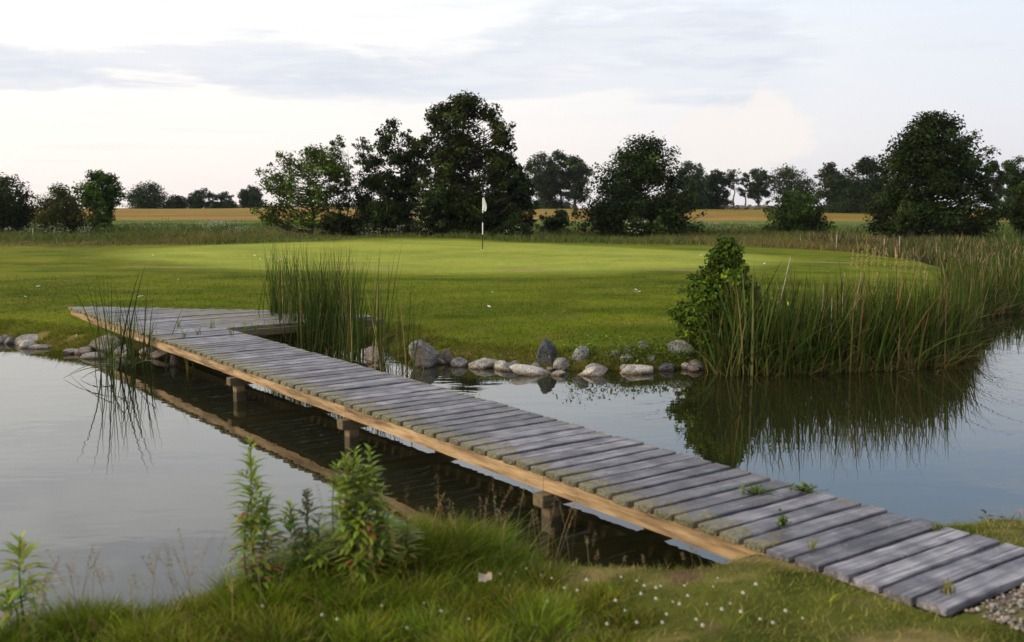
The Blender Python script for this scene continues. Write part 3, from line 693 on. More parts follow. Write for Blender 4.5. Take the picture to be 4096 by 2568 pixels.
def lawn_grass():
    acc = Acc()
    def dens(x, y): return (pond_sd(x, y) > .12) & off_deck(x, y) & off_stones(x, y)
    x, y = scatter(190000, -14, 9, 13.4, 25, lambda x, y: dens(x, y) * (np.abs(x) < y * .54) * np.clip(1.25 - (y - 13) / 13, .12, 1))
    n = len(x); z = terrain(x, y) - .004
    n1 = fbm(x * .5, y * .9, 41, 4); n2 = fbm(x * 1.8, y * 3.2, 43, 4)
    c = jit((.09, .118, .005), n, .3, .1) * (.75 + .6 * ss(.3, .7, n1))[:, None]
    dr = (rng.uniform(size=n) < .1 + .25 * ss(.5, .75, n2)); c[dr] = jit((.17, .145, .04), dr.sum(), .25, .08)
    acc.blades(np.stack([x, y, z], 1), rng.gamma(4, .007, n) + .008, rng.uniform(.006, .013, n), rng.uniform(0, 6.28, n), rng.uniform(.1, .9, n), rng.uniform(.1, .6, n), c, 2)
    # longer fringe hanging over the stones
    k0 = [k for k in range(len(POND)) if tuple(POND[k]) == (-14, 19)][0]; seg = POND[k0:k0 + 22]; sl = np.linalg.norm(np.diff(seg, axis=0), axis=1); m = 90000
    kk = rng.choice(len(sl), m, p=sl / sl.sum()); f = rng.uniform(size=m)[:, None]; P = seg[kk] * (1 - f) + seg[kk + 1] * f
    dv = np.diff(seg, axis=0) / sl[:, None]; P = P + np.stack([-dv[kk, 1], dv[kk, 0]], 1) * (rng.uniform(0, 1, m) ** 1.4 * .75 - .06)[:, None] + rng.normal(0, .04, (m, 2))
    x, y = P[:, 0], P[:, 1]; ok = (pond_sd(x, y) > -.03) & off_deck(x, y) & off_stones(x, y) & (rng.uniform(size=m) < .35 + .9 * fbm(x * 1.8, y * 1.8, 61, 3)); x, y = x[ok], y[ok]
    n = len(x); z = terrain(x, y) - .01
    hh = (.03 + rng.gamma(4, .011, n)) * (.5 + 1.1 * fbm(x * 2.4, y * 2.4, 67, 3)) * (1 + .5 * ss(1.2, 2., x))
    c = jit((.14, .165, .016), n, .35, .12); dr = rng.uniform(size=n) < .25; c[dr] = jit((.22, .17, .06), dr.sum(), .25, .1)
    acc.blades(np.stack([x, y, z], 1), hh, rng.uniform(.006, .012, n), rng.normal(-1.57, 1.2, n), rng.uniform(.1, .9, n), rng.uniform(.2, .9, n), c, 3)
    # broad-leaved weeds in pockets between the stones
    for px, py, r, cnt, hw in ((1.35, 14.0, .22, 420, .3), (1.75, 14.05, .3, 500, .22), (2.2, 14.15, .35, 500, .2), (.9, 14.1, .12, 260, .4), (-.15, 14.15, .14, 120, .2), (2.55, 14.2, .22, 360, .2), (-1.05, 14.5, .1, 90, .2), (.35, 13.95, .12, 90, .2)):
        P = np.stack([px + rng.normal(0, r, cnt), py + rng.normal(0, r * .6, cnt)], 1); ok = (pond_sd(P[:, 0], P[:, 1]) > 0) & off_stones(P[:, 0], P[:, 1]); P = P[ok]; cnt = len(P)
        z = terrain(P[:, 0], P[:, 1]) + rng.uniform(0, hw, cnt)
        acc.leaves(np.concatenate([P, z[:, None]], 1), rng.normal(size=(cnt, 3)) + np.array([0, -.4, 1.]), rng.uniform(.03, .06, cnt), jit((.075, .12, .02), cnt, .35, .15), .5)
    o = link('lawn_grass', acc.mesh('lawn_grass'), M['grass']); tag(o, 'short mown lawn grass with a ragged fringe along the stony shore', 'grass', kind='stuff')
lawn_grass()

def rough_grass():
    acc = Acc()
    x, y = scatter(120000, -34, 26, 38, 62, lambda x, y: (np.abs(x) < y * .56) * (1 - mown(x, y)) * (pond_sd(x, y) > .1) * np.clip(1.2 - (y - 42) / 24, .25, 1))
    n = len(x); z = terrain(x, y) - .02; k = fbm(x * .45, y * .45, 71, 3); k2 = fbm(x * .16, y * .3, 73, 2)
    hh = (.10 + .34 * ss(.25, .75, k)) * rng.uniform(.5, 1.25, n) * (1 + .8 * np.exp(-((x + 12) / 7.) ** 2 - ((y - 47) / 4.) ** 2))
    a = jit((.15, .12, .045), n, .22, .1); b = jit((.085, .105, .028), n, .25, .1); f = ss(.35, .65, k2 + rng.normal(0, .1, n))[:, None]
    c = a * (1 - f) + b * f
    acc.blades(np.stack([x, y, z], 1), hh, rng.uniform(.02, .04, n), rng.uniform(0, 6.28, n), rng.uniform(.05, .6, n), rng.uniform(.1, .9, n), c, 3)
    # old turf at the left
    x, y = scatter(26000, -24, -12, 22, 44, lambda x, y: (np.abs(x) < y * .56) * (1 - mown(x, y)) * .9)
    n = len(x)
    acc.blades(np.stack([x, y, terrain(x, y) - .01], 1), rng.uniform(.04, .16, n), rng.uniform(.012, .025, n), rng.uniform(0, 6.28, n), rng.uniform(.1, .8, n), rng.uniform(.1, .8, n), jit((.16, .125, .05), n, .25, .1), 2)
    o = link('rough_grass', acc.mesh('rough_grass'), M['grass']); tag(o, 'brownish unmown rough grass in a band behind the green', 'grass', kind='stuff')
    acc = Acc()
    x, y = scatter(70000, -50, 48, 54, 80, lambda x, y: (np.abs(x) < y * .56) * np.clip(1.2 - (y - 54) / 60, .3, 1) * (.35 + .65 * ss(.35, .6, fbm(x * .2, y * .2, 83, 3))))
    n = len(x); k = fbm(x * .3, y * .3, 87, 3)
    hh = (.18 + .5 * ss(.4, .8, k)) * rng.uniform(.4, 1.2, n) * (1 - .6 * ss(60, 74, y)); tall = rng.uniform(size=n) < .05; hh[tall] *= 1.6
    c = jit((.055, .085, .02), n, .3, .14); s2 = rng.uniform(size=n) < .3; c[s2] = jit((.12, .13, .04), s2.sum(), .25, .1); c[tall] = jit((.06, .07, .03), tall.sum(), .2, .1)
    acc.blades(np.stack([x, y, terrain(x, y) - .02], 1), hh, rng.uniform(.04, .08, n), rng.uniform(0, 6.28, n), rng.uniform(.05, .5, n), rng.uniform(.1, .7, n), c, 2)
    o = link('meadow', acc.mesh('meadow'), M['grass']); tag(o, 'tall green meadow weeds between the trees and the fields', 'meadow', kind='stuff')
    acc = Acc()
    def fl(n, xd0, xd1, Y0, Y1, zz, s, cl=9):
        for q in range(n):
            Y = rng.uniform(Y0, Y1); p = at_y(rng.uniform(xd0, xd1), 540, Y); g = th(p[0], Y)
            m = rng.integers(5, cl + 6); h0 = zz * rng.uniform(.5, 1.15)
            for k in range(rng.integers(1, 4)):
                c0 = np.array([p[0] + rng.normal(0, .22), Y + rng.normal(0, .2), g + h0 + rng.normal(0, .1)])
                acc.tube([(c0[0], c0[1], g), (c0[0], c0[1], c0[2])], .008, (.06, .09, .03), 3)
                acc.leaves(c0 + rng.normal(0, 1, (m, 3)) * np.array([s, s, s * .25]), rng.normal(size=(m, 3)) * .5 + np.array([0, -.5, 1]), rng.uniform(.025, .06, m), jit((.27, .28, .22), m, .25, .03), .9)
    fl(22, 10, 230, 50, 55, .55, .1); fl(26, 270, 600, 55, 66, .75, .13); fl(26, 500, 570, 53, 57, .75, .16, 14); fl(16, 640, 760, 50, 53, .6, .1); fl(30, 850, 1010, 48.5, 50.5, .65, .11); fl(14, 1000, 1080, 48, 50, .5, .1)
    fl(20, 1650, 1800, 56, 66, .55, .1); fl(12, 1950, 2060, 60, 75, .5, .1); fl(8, 1170, 1240, 48.5, 50, .55, .1)
    o = link('cow_parsley', acc.mesh('cow_parsley'), M['blossom']); tag(o, 'white umbels of cow parsley flowering along the foot of the trees', 'wildflowers', kind='stuff')
rough_grass()

# ------------------------------------------------------------------ flagstick
def flagstick():
    b = ground_hit(1136.5, 587.5); Y = b[1]; top = at_y(1139, 464.5, Y)[2]; hgt = top - b[2]
    root = empty('flagstick', b, 'black and white striped flagstick with a limp white flag on the green', 'flagstick')
    seg = [(0, .285, (.012, .012, .012)), (.285, .515, (.8, .8, .78)), (.515, .70, (.012, .012, .012)), (.70, .985, (.8, .8, .78))]
    acc = Acc(); dx = .012
    for a, c, co in seg: acc.tube([(dx * a * hgt, 0, a * hgt), (dx * c * hgt, 0, c * hgt)], .016, co, 8)
    link('pole', acc.mesh('pole'), M['plain'], root)
    acc = Acc(); n, m = 16, 9; V = []
    # limp cloth: folds hanging from the top half of the pole
    for i in range(n + 1):
        t = i / n; z = hgt * (1.0 - .245 * t)
        ww = .02 + .085 * math.sin(min(1, t * 1.15) * math.pi * .62) * (1 if t < .88 else 1 - (t - .88) * 3)
        for j in range(m + 1):
            s = j / m
            V.append((.02 + dx * hgt * .8 + ww * s - .035 * max(0, t - .4) * (1 - s) * 2.2, .03 * math.sin(s * 9 + t * 3) * (.3 + t), z - .05 * s * t))
    V = np.array(V); i = np.arange(n)[:, None] * (m + 1); j = np.arange(m)[None]
    acc.add(V, np.stack([i + j, i + j + 1, i + m + 2 + j, i + m + 1 + j], -1).reshape(-1, 4), (.82, .82, .8))
    link('flag', acc.mesh('flag', True), M['blossom'], root)
    acc = Acc(); acc.tube([(0, 0, -.02), (0, 0, .004)], .054, (.7, .7, .7), 16); link('cup', acc.mesh('cup'), M['plain'], root)
flagstick()

# ------------------------------------------------------------------ trees
def tree(name, label, cat, Y, base, prof, leaf=.12, n=9000, clumps=90, col=(.028, .043, .012), open_=1., lim=1., tr=.09, group=None, spray=.12, dep=.85, seed=0, trunk_c=(.045, .036, .028), stems=1, blossom=None, cr_=.17, tone=.42, wid=1.15):
    col = np.array(col) * np.array((.74, .80, .5))
    if Y > 120: wid *= 1.12; n = int(n * 1.35); leaf = leaf * 1.15
    global rng
    keep = rng; rng = np.random.default_rng(seed + 1000)
    bp = at_y(base[0], base[1], Y); gx = bp[0]; gz = th(gx, Y)
    W3 = [(at_y((xl + xr) / 2 - (xr - xl) * .5 * wid, yy, Y), at_y((xl + xr) / 2 + (xr - xl) * .5 * wid, yy, Y)) for yy, xl, xr in prof]
    zs = np.array([a[2] for a, b in W3])[::-1]; xl = np.array([a[0] for a, b in W3])[::-1]; xr = np.array([b[0] for a, b in W3])[::-1]
    root = empty(name, (gx, Y, gz), label, cat, group)
    zz = np.linspace(zs[0], zs[-1], 200); wl = np.interp(zz, zs, xl); wr = np.interp(zz, zs, xr)
    wt = (wr - wl) ** 1.25; wt /= wt.sum()
    mw = (xr - xl).max(); hgt = zs[-1] - gz
    C = []; R = []
    cz = rng.choice(zz, clumps, p=wt) + rng.normal(0, .02 * hgt, clumps)
    cz = np.clip(cz, zs[0], zs[-1])
    for z in cz:
        a = np.interp(z, zs, xl); b = np.interp(z, zs, xr); cx = (a + b) / 2; rx = (b - a) / 2
        rc = min(cr_ * mw, rx * .75) * rng.uniform(.5, 1.15) + .02
        th_ = rng.uniform(0, 2 * np.pi); rr = rng.uniform(0, 1) ** .42 * max(0, 1 - .75 * rc / max(rx, .01))
        if rng.uniform() < spray: rr = 1.02; rc *= .5
        C.append((cx + math.cos(th_) * rr * rx, Y + math.sin(th_) * rr * rx * dep, z)); R.append(rc)
    C = np.array(C); R = np.array(R)
    wtc = R ** 2.2; wtc /= wtc.sum(); cnt = rng.multinomial(n, wtc)
    P = []; Nn = []; Cc = []
    tonec = np.exp(rng.normal(0, tone, clumps)) * (1 + .0 * R)
    for c, r, k, tn in zip(C, R, cnt, tonec):
        d = rng.normal(size=(k, 3)); d /= np.linalg.norm(d, axis=1)[:, None] + 1e-9
        rad = rng.uniform(0, 1, (k, 1)) ** .5 * np.exp(rng.normal(0, .1, (k, 1)))
        q = c + d * rad * r * np.array([1, 1, .72]); q[:, 2] -= .12 * r * rng.uniform(0, 1, k)
        P.append(q); Nn.append(d * .8 + rng.normal(0, .7, (k, 3)) + np.array([0, 0, .5])); Cc.append(jit(col, k, .22, .1) * tn)
    P = np.concatenate(P); Nn = np.concatenate(Nn); Cc = np.concatenate(Cc)
    ok = P[:, 2] > gz + .02
    acc = Acc(); acc.leaves(P[ok], Nn[ok], leaf * rng.uniform(.45, 1.55, ok.sum()), Cc[ok], .62)
    link('crown', acc.mesh('crown', origin=(gx, Y, gz)), M['leaf'], root)
    acc = Acc()
    ztop = gz + hgt * .86; top = np.array([np.interp(ztop, zs, (xl + xr) / 2), Y, ztop])
    for s_ in range(stems):
        bx = np.array([gx + (rng.normal(0, .25) if stems > 1 else 0), Y + (rng.normal(0, .2) if stems > 1 else 0), gz - .1])
        tt = np.linspace(0, 1, 9); tp = top + (np.array([rng.normal(0, .18 * mw), rng.normal(0, .1 * mw), 0]) if stems > 1 else 0)
        line = bx + (tp - bx) * tt[:, None] + np.stack([rng.normal(0, .025 * hgt, 9), rng.normal(0, .02 * hgt, 9), 0 * tt], 1) * np.sin(tt * np.pi)[:, None]
        acc.tube(line, tr / stems ** .5 * (1 - .88 * tt) * (1 + .5 * np.exp(-tt * 14)), trunk_c, 8)
        for c, r in zip(C, R):
            if rng.uniform() > min(1, lim / stems): continue
            f = np.clip((c[2] - .38 * abs(c[0] - gx) - gz) / (tp[2] - gz), .08, .93)
            k = f * 8; i0 = int(min(7, k)); p0 = line[i0] + (line[i0 + 1] - line[i0]) * (k - i0)
            t5 = np.linspace(0, 1, 6)[:, None]; m_ = p0 + (c - p0) * t5 + np.array([0, 0, -.1]) * np.sin(t5 * np.pi) * np.linalg.norm(c - p0) + rng.normal(0, .018, (6, 3)) * np.linalg.norm(c - p0) * np.sin(t5 * np.pi)
            acc.tube(m_, np.linspace(tr * .34 * (1 - f * .6), tr * .05 + .004, 6), trunk_c, 5)
            for _ in range(3):
                e = c + np.clip(rng.normal(0, 1, 3), -1.1, 1.1) * r * .6; acc.tube([m_[4], (m_[4] + e) / 2 + rng.normal(0, .05 * r, 3), e], np.linspace(tr * .06 + .003, .004, 3), trunk_c, 3)
    link('trunk', acc.mesh('trunk', origin=(gx, Y, gz)), M['bark'], root)
    if blossom:
        acc = Acc()
        for (bx_, by_, dy) in blossom:
            q = at_y(bx_, by_, Y + dy); m = 10
            acc.leaves(q + rng.normal(0, 1, (m, 3)) * np.array([.09, .07, .035]), rng.normal(size=(m, 3)) * .5 + np.array([0, -.6, 1]), rng.uniform(.03, .06, m), jit((.45, .45, .3), m, .15, .04), .9)
        link('blossom', acc.mesh('blossom', origin=(gx, Y, gz)), M['blossom'], root)
    rng = keep
    return root

DK = (.021, .033, .011); MD = (.032, .05, .013); LT = (.055, .085, .017); FR = (.026, .04, .018)
GB = 'trees behind the putting green'; GC = 'trees along the far field crest'; GS = 'shrubs at the foot of the trees'
tree('broadleaf_tree', 'very dark dense tree cut off by the left edge of the photo', 'tree', 60, (8, 545), [(412, 18, 32), (425, -8, 48), (450, -45, 76), (480, -65, 88), (510, -60, 82), (532, -50, 66)], .13, 15000, 110, DK, seed=1, group=GB)
tree('hawthorn_bush', 'olive bush between the left edge tree and the round headed tree', 'bush', 58, (140, 546), [(443, 112, 162), (455, 98, 185), (480, 84, 200), (510, 78, 206), (537, 84, 200)], .11, 11000, 120, (.05, .055, .014), seed=2, group=GB, stems=3, lim=1.2, tr=.06)
tree('round_headed_tree', 'round headed bright green tree with narrow trunk at left', 'tree', 62, (234, 544), [(407, 226, 250), (415, 206, 270), (430, 190, 284), (450, 185, 292), (470, 188, 290), (486, 205, 282), (500, 222, 268), (514, 212, 268), (535, 205, 258)], .13, 13000, 85, (.05, .085, .014), seed=3, group=GB)
tree('willow_sapling', 'slim pale green sapling in front of the round headed tree trunk', 'sapling', 56, (238, 546), [(468, 234, 242), (490, 226, 252), (515, 222, 256), (540, 224, 254)], .10, 1500, 26, (.07, .095, .03), seed=4, tr=.025, group=GS)
tree('broadleaf_tree', 'widest spreading tree of the left field crest, with airy layered crown', 'tree', 178, (342, 494), [(434, 332, 362), (444, 316, 374), (458, 302, 392), (474, 296, 394), (491, 302, 386)], .24, 6500, 90, FR, seed=5, group=GC, stems=2)
tree('hedge_bush', 'lowest round bush on the left field crest', 'bush', 178, (413, 491), [(462, 402, 424), (474, 394, 436), (489, 393, 437)], .24, 2600, 40, FR, seed=6, group=GC, stems=2, tr=.06)
tree('broadleaf_tree', 'lopsided tree taller at its right on the left field crest', 'tree', 178, (474, 490), [(445, 474, 490), (455, 458, 497), (470, 443, 499), (489, 446, 496)], .24, 3600, 55, FR, seed=7, group=GC, stems=2)
tree('hedge_bush', 'dome shaped bush right of the lopsided tree on the crest', 'bush', 178, (527, 491), [(454, 520, 535), (463, 506, 546), (477, 502, 553), (490, 504, 551)], .24, 3600, 45, FR, seed=8, group=GC, tr=.06)
tree('broadleaf_tree', 'dense dark round tree on the crest beside the light green spreading tree', 'tree', 176, (592, 491), [(441, 584, 601), (450, 570, 612), (465, 564, 621), (480, 565, 621), (490, 572, 612)], .24, 5200, 55, FR, seed=9, group=GC)
tree('maple_tree', 'light green spreading tree with open branches left of the dark clump', 'tree', 51, (735, 551), [(352, 725, 775), (364, 666, 800), (392, 642, 806), (425, 606, 806), (450, 624, 800), (480, 628, 795), (506, 606, 790), (530, 650, 782)], .12, 11500, 150, (.068, .098, .017), seed=10, group=GB, lim=1, tr=.1, spray=.3, cr_=.11)
tree('birch_tree', 'slender thin leaved tree with twin stems right of the light green spreading tree', 'tree', 53, (805, 553), [(318, 790, 804), (340, 774, 818), (380, 764, 828), (430, 768, 832), (480, 772, 828), (525, 780, 822)], .11, 4200, 95, (.045, .065, .017), seed=11, group=GB, stems=2, tr=.07, spray=.3)
tree('birch_tree', 'sparse wispy tree with see-through top next to the dark alder', 'tree', 54, (846, 553), [(315, 842, 852), (330, 834, 872), (352, 830, 884), (400, 832, 872), (450, 828, 866), (500, 832, 862)], .10, 2200, 70, (.035, .05, .017), seed=12, group=GB, tr=.045, spray=.35)
tree('alder_tree', 'dark lacy alder left of the tallest tree', 'tree', 52, (958, 552), [(281, 914, 936), (298, 894, 950), (320, 884, 990), (345, 868, 1022), (400, 858, 1026), (440, 848, 1022), (480, 838, 1012), (520, 832, 1002), (545, 846, 1000)], .14, 18000, 165, DK, seed=13, group=GB, tr=.12, spray=.25, cr_=.12, lim=1.)
tree('alder_tree', 'tallest dark tree with broad head behind the flag', 'tree', 50, (1086, 556), [(232, 1046, 1154), (243, 1012, 1162), (265, 1006, 1172), (290, 1010, 1188), (318, 1002, 1210), (340, 1000, 1214), (360, 1012, 1188), (392, 1010, 1190), (420, 1002, 1202), (450, 1000, 1216), (500, 1008, 1232), (546, 1012, 1230)], .14, 35000, 215, (.030, .038, .010), seed=14, group=GB, tr=.18, spray=.22, cr_=.115)
tree('alder_tree', 'low dark tree spreading right from under the tallest tree', 'tree', 52, (1212, 556), [(364, 1176, 1208), (385, 1166, 1234), (420, 1160, 1246), (460, 1160, 1262), (500, 1176, 1273), (532, 1186, 1262)], .14, 14000, 90, DK, seed=15, group=GB)
tree('elder_shrub', 'dark elder shrub dotted with cream blossom left of the flag', 'shrub', 48.5, (1034, 553), [(446, 1006, 1062), (470, 984, 1084), (500, 976, 1096), (545, 978, 1098)], .13, 11000, 70, (.022, .035, .012), seed=16, group=GS, stems=3, tr=.05,
     blossom=[(983, 466, -.8), (992, 470, -1), (990, 478, -1), (982, 490, -1.1), (996, 486, -1.1), (986, 502, -1.2), (978, 512, -1), (992, 520, -1.3), (1004, 512, -1.3), (984, 532, -1.2), (1000, 540, -1.3), (975, 498, -.9)])
tree('bramble_bush', 'low dark bramble with a few white flowers right of the flagstick', 'bush', 48, (1205, 562), [(522, 1178, 1228), (543, 1166, 1250), (561, 1172, 1246)], .11, 4200, 45, (.022, .034, .011), seed=17, group=GS, stems=3, tr=.03, blossom=[(1188, 548, -.6), (1184, 556, -.7), (1216, 536, -.6), (1222, 545, -.5), (1192, 543, -.7)])
tree('oak_tree', 'left round crown of the three joined far trees in the middle', 'tree', 172, (1284, 492), [(364, 1256, 1290), (378, 1240, 1312), (410, 1238, 1322), (440, 1242, 1320), (472, 1262, 1308)], .27, 8000, 85, (.03, .043, .022), seed=18, group=GC, tr=.25)
tree('oak_tree', 'narrow middle crown of the three joined far trees', 'tree', 174, (1322, 491), [(361, 1304, 1330), (378, 1296, 1345), (420, 1296, 1346), (462, 1304, 1340)], .26, 4600, 60, (.026, .038, .02), seed=19, group=GC, tr=.22, spray=.25)
tree('oak_tree', 'right round crown of the three joined far trees in the middle', 'tree', 172, (1352, 492), [(370, 1336, 1364), (388, 1326, 1384), (420, 1326, 1392), (450, 1330, 1390), (474, 1338, 1378)], .27, 7000, 75, (.028, .042, .021), seed=20, group=GC, tr=.25)
tree('elder_shrub', 'leafy green shrub standing alone in the field gap right of the flag', 'shrub', 57, (1306, 549), [(500, 1288, 1334), (514, 1276, 1345), (534, 1270, 1342), (550, 1276, 1336)], .13, 3600, 45, (.04, .062, .018), seed=21, group=GS, stems=3, tr=.03)
tree('willow_sapling', 'thin pale sapling right of the lone shrub in the field gap', 'sapling', 60, (1354, 542), [(487, 1348, 1360), (505, 1344, 1366), (530, 1346, 1362)], .09, 600, 20, (.09, .1, .035), seed=22, group=GS, tr=.02)
tree('alder_tree', 'broad dark pyramidal tree between flag and reeds, skirts to the ground', 'tree', 55, (1510, 553), [(326, 1484, 1550), (345, 1454, 1566), (366, 1450, 1582), (392, 1424, 1592), (420, 1402, 1606), (450, 1386, 1620), (480, 1376, 1632), (510, 1380, 1636), (542, 1392, 1630)], .14, 32000, 170, (.026, .041, .012), seed=23, group=GB, tr=.13, spray=.18, cr_=.14)
tree('elder_shrub', 'flowering elder shrub with cream blossom before the broad pyramidal tree', 'shrub', 50.5, (1499, 556), [(513, 1478, 1524), (530, 1470, 1528), (550, 1474, 1522)], .12, 2600, 34, (.035, .05, .016), seed=24, group=GS, stems=3, tr=.03,
     blossom=[(1478, 520, -.5), (1482, 526, -.6), (1480, 536, -.6), (1486, 544, -.6), (1494, 540, -.7), (1506, 524, -.6), (1514, 520, -.5), (1522, 522, -.5), (1500, 548, -.6), (1510, 541, -.7)])
tree('willow_sapling', 'slim grey green sapling right of the flowering elder', 'sapling', 50, (1551, 556), [(508, 1544, 1556), (525, 1540, 1562), (548, 1541, 1560)], .09, 1100, 22, (.06, .08, .028), seed=25, group=GS, tr=.02)
tree('oak_tree', 'dark tree peeping out right behind the broad pyramidal tree', 'tree', 168, (1634, 488), [(384, 1612, 1642), (400, 1596, 1664), (430, 1592, 1670), (472, 1602, 1668)], .27, 7500, 80, FR, seed=26, group=GC, tr=.22)
tree('oak_tree', 'conical dark tree left of the two bare trunked trees', 'tree', 170, (1692, 488), [(403, 1682, 1700), (420, 1668, 1712), (450, 1663, 1720), (476, 1670, 1714)], .26, 5200, 60, FR, seed=27, group=GC, tr=.2)
tree('pine_tree', 'left of two thin trees with bare trunks and sparse tops', 'tree', 172, (1729, 487), [(397, 1716, 1740), (414, 1708, 1748), (434, 1712, 1742), (446, 1716, 1736)], .2, 1300, 44, (.045, .05, .022), seed=28, group=GC, tr=.16, spray=.4)
tree('pine_tree', 'right of two thin trees with bare trunks and sparse tops', 'tree', 172, (1756, 487), [(409, 1750, 1764), (428, 1741, 1770), (446, 1736, 1768), (458, 1742, 1762)], .2, 1200, 40, (.04, .048, .02), seed=29, group=GC, tr=.15, spray=.4)
tree('oak_tree', 'upright oval tree right of the two bare trunked trees', 'tree', 170, (1786, 488), [(395, 1774, 1798), (414, 1766, 1808), (445, 1760, 1812), (477, 1766, 1808)], .25, 4600, 62, FR, seed=30, group=GC, tr=.2, spray=.2)
tree('pine_tree', 'flat topped layered tree reaching right above the small field tree', 'tree', 168, (1850, 488), [(402, 1826, 1876), (414, 1812, 1896), (436, 1806, 1916), (458, 1822, 1922), (476, 1862, 1922)], .25, 6200, 85, (.034, .046, .018), seed=31, group=GC, tr=.25, spray=.3)
tree('beech_tree', 'small bushy tree alone in the meadow left of the two marker stakes', 'tree', 60, (1872, 549), [(452, 1858, 1886), (468, 1832, 1910), (490, 1816, 1930), (510, 1808, 1942), (530, 1800, 1952), (546, 1826, 1946)], .13, 11500, 90, (.036, .058, .015), seed=32, group=GB, stems=2, tr=.06, spray=.25)
tree('oak_tree', 'tree with a narrow raised top left of the dark rounded one, far right', 'tree', 138, (1976, 497), [(387, 1944, 1974), (404, 1936, 1990), (422, 1932, 2004), (450, 1925, 2012), (482, 1936, 2012)], .24, 7500, 80, (.03, .042, .017), seed=33, group=GC, tr=.2, spray=.2)
tree('oak_tree', 'dark rounded tree touching the big right tree', 'tree', 134, (2050, 499), [(376, 2034, 2064), (392, 2012, 2086), (420, 2000, 2096), (450, 1994, 2104), (492, 1996, 2104)], .24, 10500, 85, DK, seed=34, group=GC, tr=.22)
tree('alder_tree', 'largest dark conical tree with double top at right', 'tree', 48, (2206, 560), [(268, 2176, 2196), (282, 2158, 2250), (305, 2134, 2272), (338, 2112, 2294), (370, 2092, 2314), (400, 2094, 2320), (430, 2080, 2326), (462, 2070, 2332), (500, 2062, 2336), (536, 2064, 2330), (554, 2140, 2318)], .13, 46000, 230, (.023, .035, .011), seed=35, group=GB, tr=.17, spray=.16, cr_=.12)
tree('willow_sapling', 'grey green feathery shrub in front of the largest conical tree', 'shrub', 45, (2140, 548), [(464, 2128, 2138), (488, 2116, 2152), (515, 2110, 2164), (542, 2116, 2162)], .10, 3000, 40, (.04, .055, .022), seed=36, group=GS, tr=.03)
tree('oak_tree', 'dark tree showing right behind the largest conical tree', 'tree', 88, (2342, 520), [(383, 2328, 2348), (408, 2314, 2366), (450, 2312, 2372), (510, 2316, 2372)], .18, 6500, 60, DK, seed=37, group=GB, tr=.15)
tree('oak_tree', 'tall dark tree at the upper right edge of the photo', 'tree', 84, (2400, 525), [(376, 2378, 2416), (394, 2362, 2434), (430, 2354, 2452), (480, 2358, 2452), (522, 2372, 2450)], .18, 11000, 80, DK, seed=38, group=GB, tr=.18)
tree('oak_tree', 'yellowish green young oak at the right edge below the tall dark tree', 'tree', 52, (2408, 548), [(436, 2394, 2440), (460, 2382, 2462), (490, 2364, 2464), (520, 2368, 2462), (540, 2384, 2450)], .13, 6000, 70, (.055, .068, .018), seed=39, group=GB, tr=.08, spray=.25)
tree('willow_sapling', 'short grey green sapling at the left skirt of the largest conical tree', 'sapling', 49, (2078, 546), [(508, 2068, 2086), (528, 2062, 2094), (545, 2064, 2092)], .1, 1000, 20, (.045, .07, .02), seed=41, group=GS, tr=.02)
tree('hawthorn_bush', 'dark undergrowth bush below the lacy alder, left of the elder', 'bush', 50.5, (905, 553), [(478, 870, 940), (500, 850, 965), (525, 842, 980), (549, 845, 985)], .13, 10000, 70, DK, seed=50, group=GS, stems=3, tr=.04)
tree('hawthorn_bush', 'low dark bush beneath the twin stemmed birch', 'bush', 53.5, (795, 553), [(512, 770, 830), (530, 755, 845), (549, 750, 850)], .12, 3600, 50, DK, seed=51, group=GS, stems=3, tr=.03)
tree('hawthorn_bush', 'dark undergrowth around the trunk of the tallest tree', 'bush', 49.2, (1130, 556), [(470, 1080, 1170), (495, 1060, 1190), (525, 1055, 1195), (552, 1060, 1190)], .13, 11000, 70, DK, seed=52, group=GS, stems=3, tr=.04)
tree('hedge_bush', 'long low hedge bush under the far trees right of the pyramidal tree', 'bush', 171, (1665, 489), [(466, 1625, 1700), (476, 1605, 1715), (489, 1605, 1716)], .26, 4200, 60, FR, seed=53, group=GC, stems=3, tr=.05)
tree('hedge_bush', 'dark hedge bush under the trees left of the largest conical tree', 'bush', 132, (2040, 499), [(470, 1985, 2085), (484, 1960, 2100), (498, 1958, 2104)], .22, 5200, 60, DK, seed=54, group=GC, stems=3, tr=.05)
tree('hedge_bush', 'dark hedge bush under the three joined far trees', 'bush', 174, (1300, 491), [(474, 1270, 1330), (484, 1258, 1345), (491, 1260, 1345)], .26, 2600, 50, FR, seed=55, group=GC, stems=3, tr=.05)
# young alder by the reeds
tree('alder_bush', 'leafy green alder bush at the left end of the reed bed', 'bush', 14.55, (1692, 838), [(553, 1702, 1716), (564, 1688, 1728), (590, 1672, 1742), (620, 1660, 1752), (655, 1636, 1768), (690, 1608, 1784), (725, 1594, 1792), (760, 1600, 1792), (795, 1614, 1775), (826, 1640, 1740)], .056, 30000, 360, (.078, .112, .017), seed=43, tr=.022, cr_=.115, spray=.2, trunk_c=(.07, .06, .045), tone=.4, lim=.5, wid=1.08)

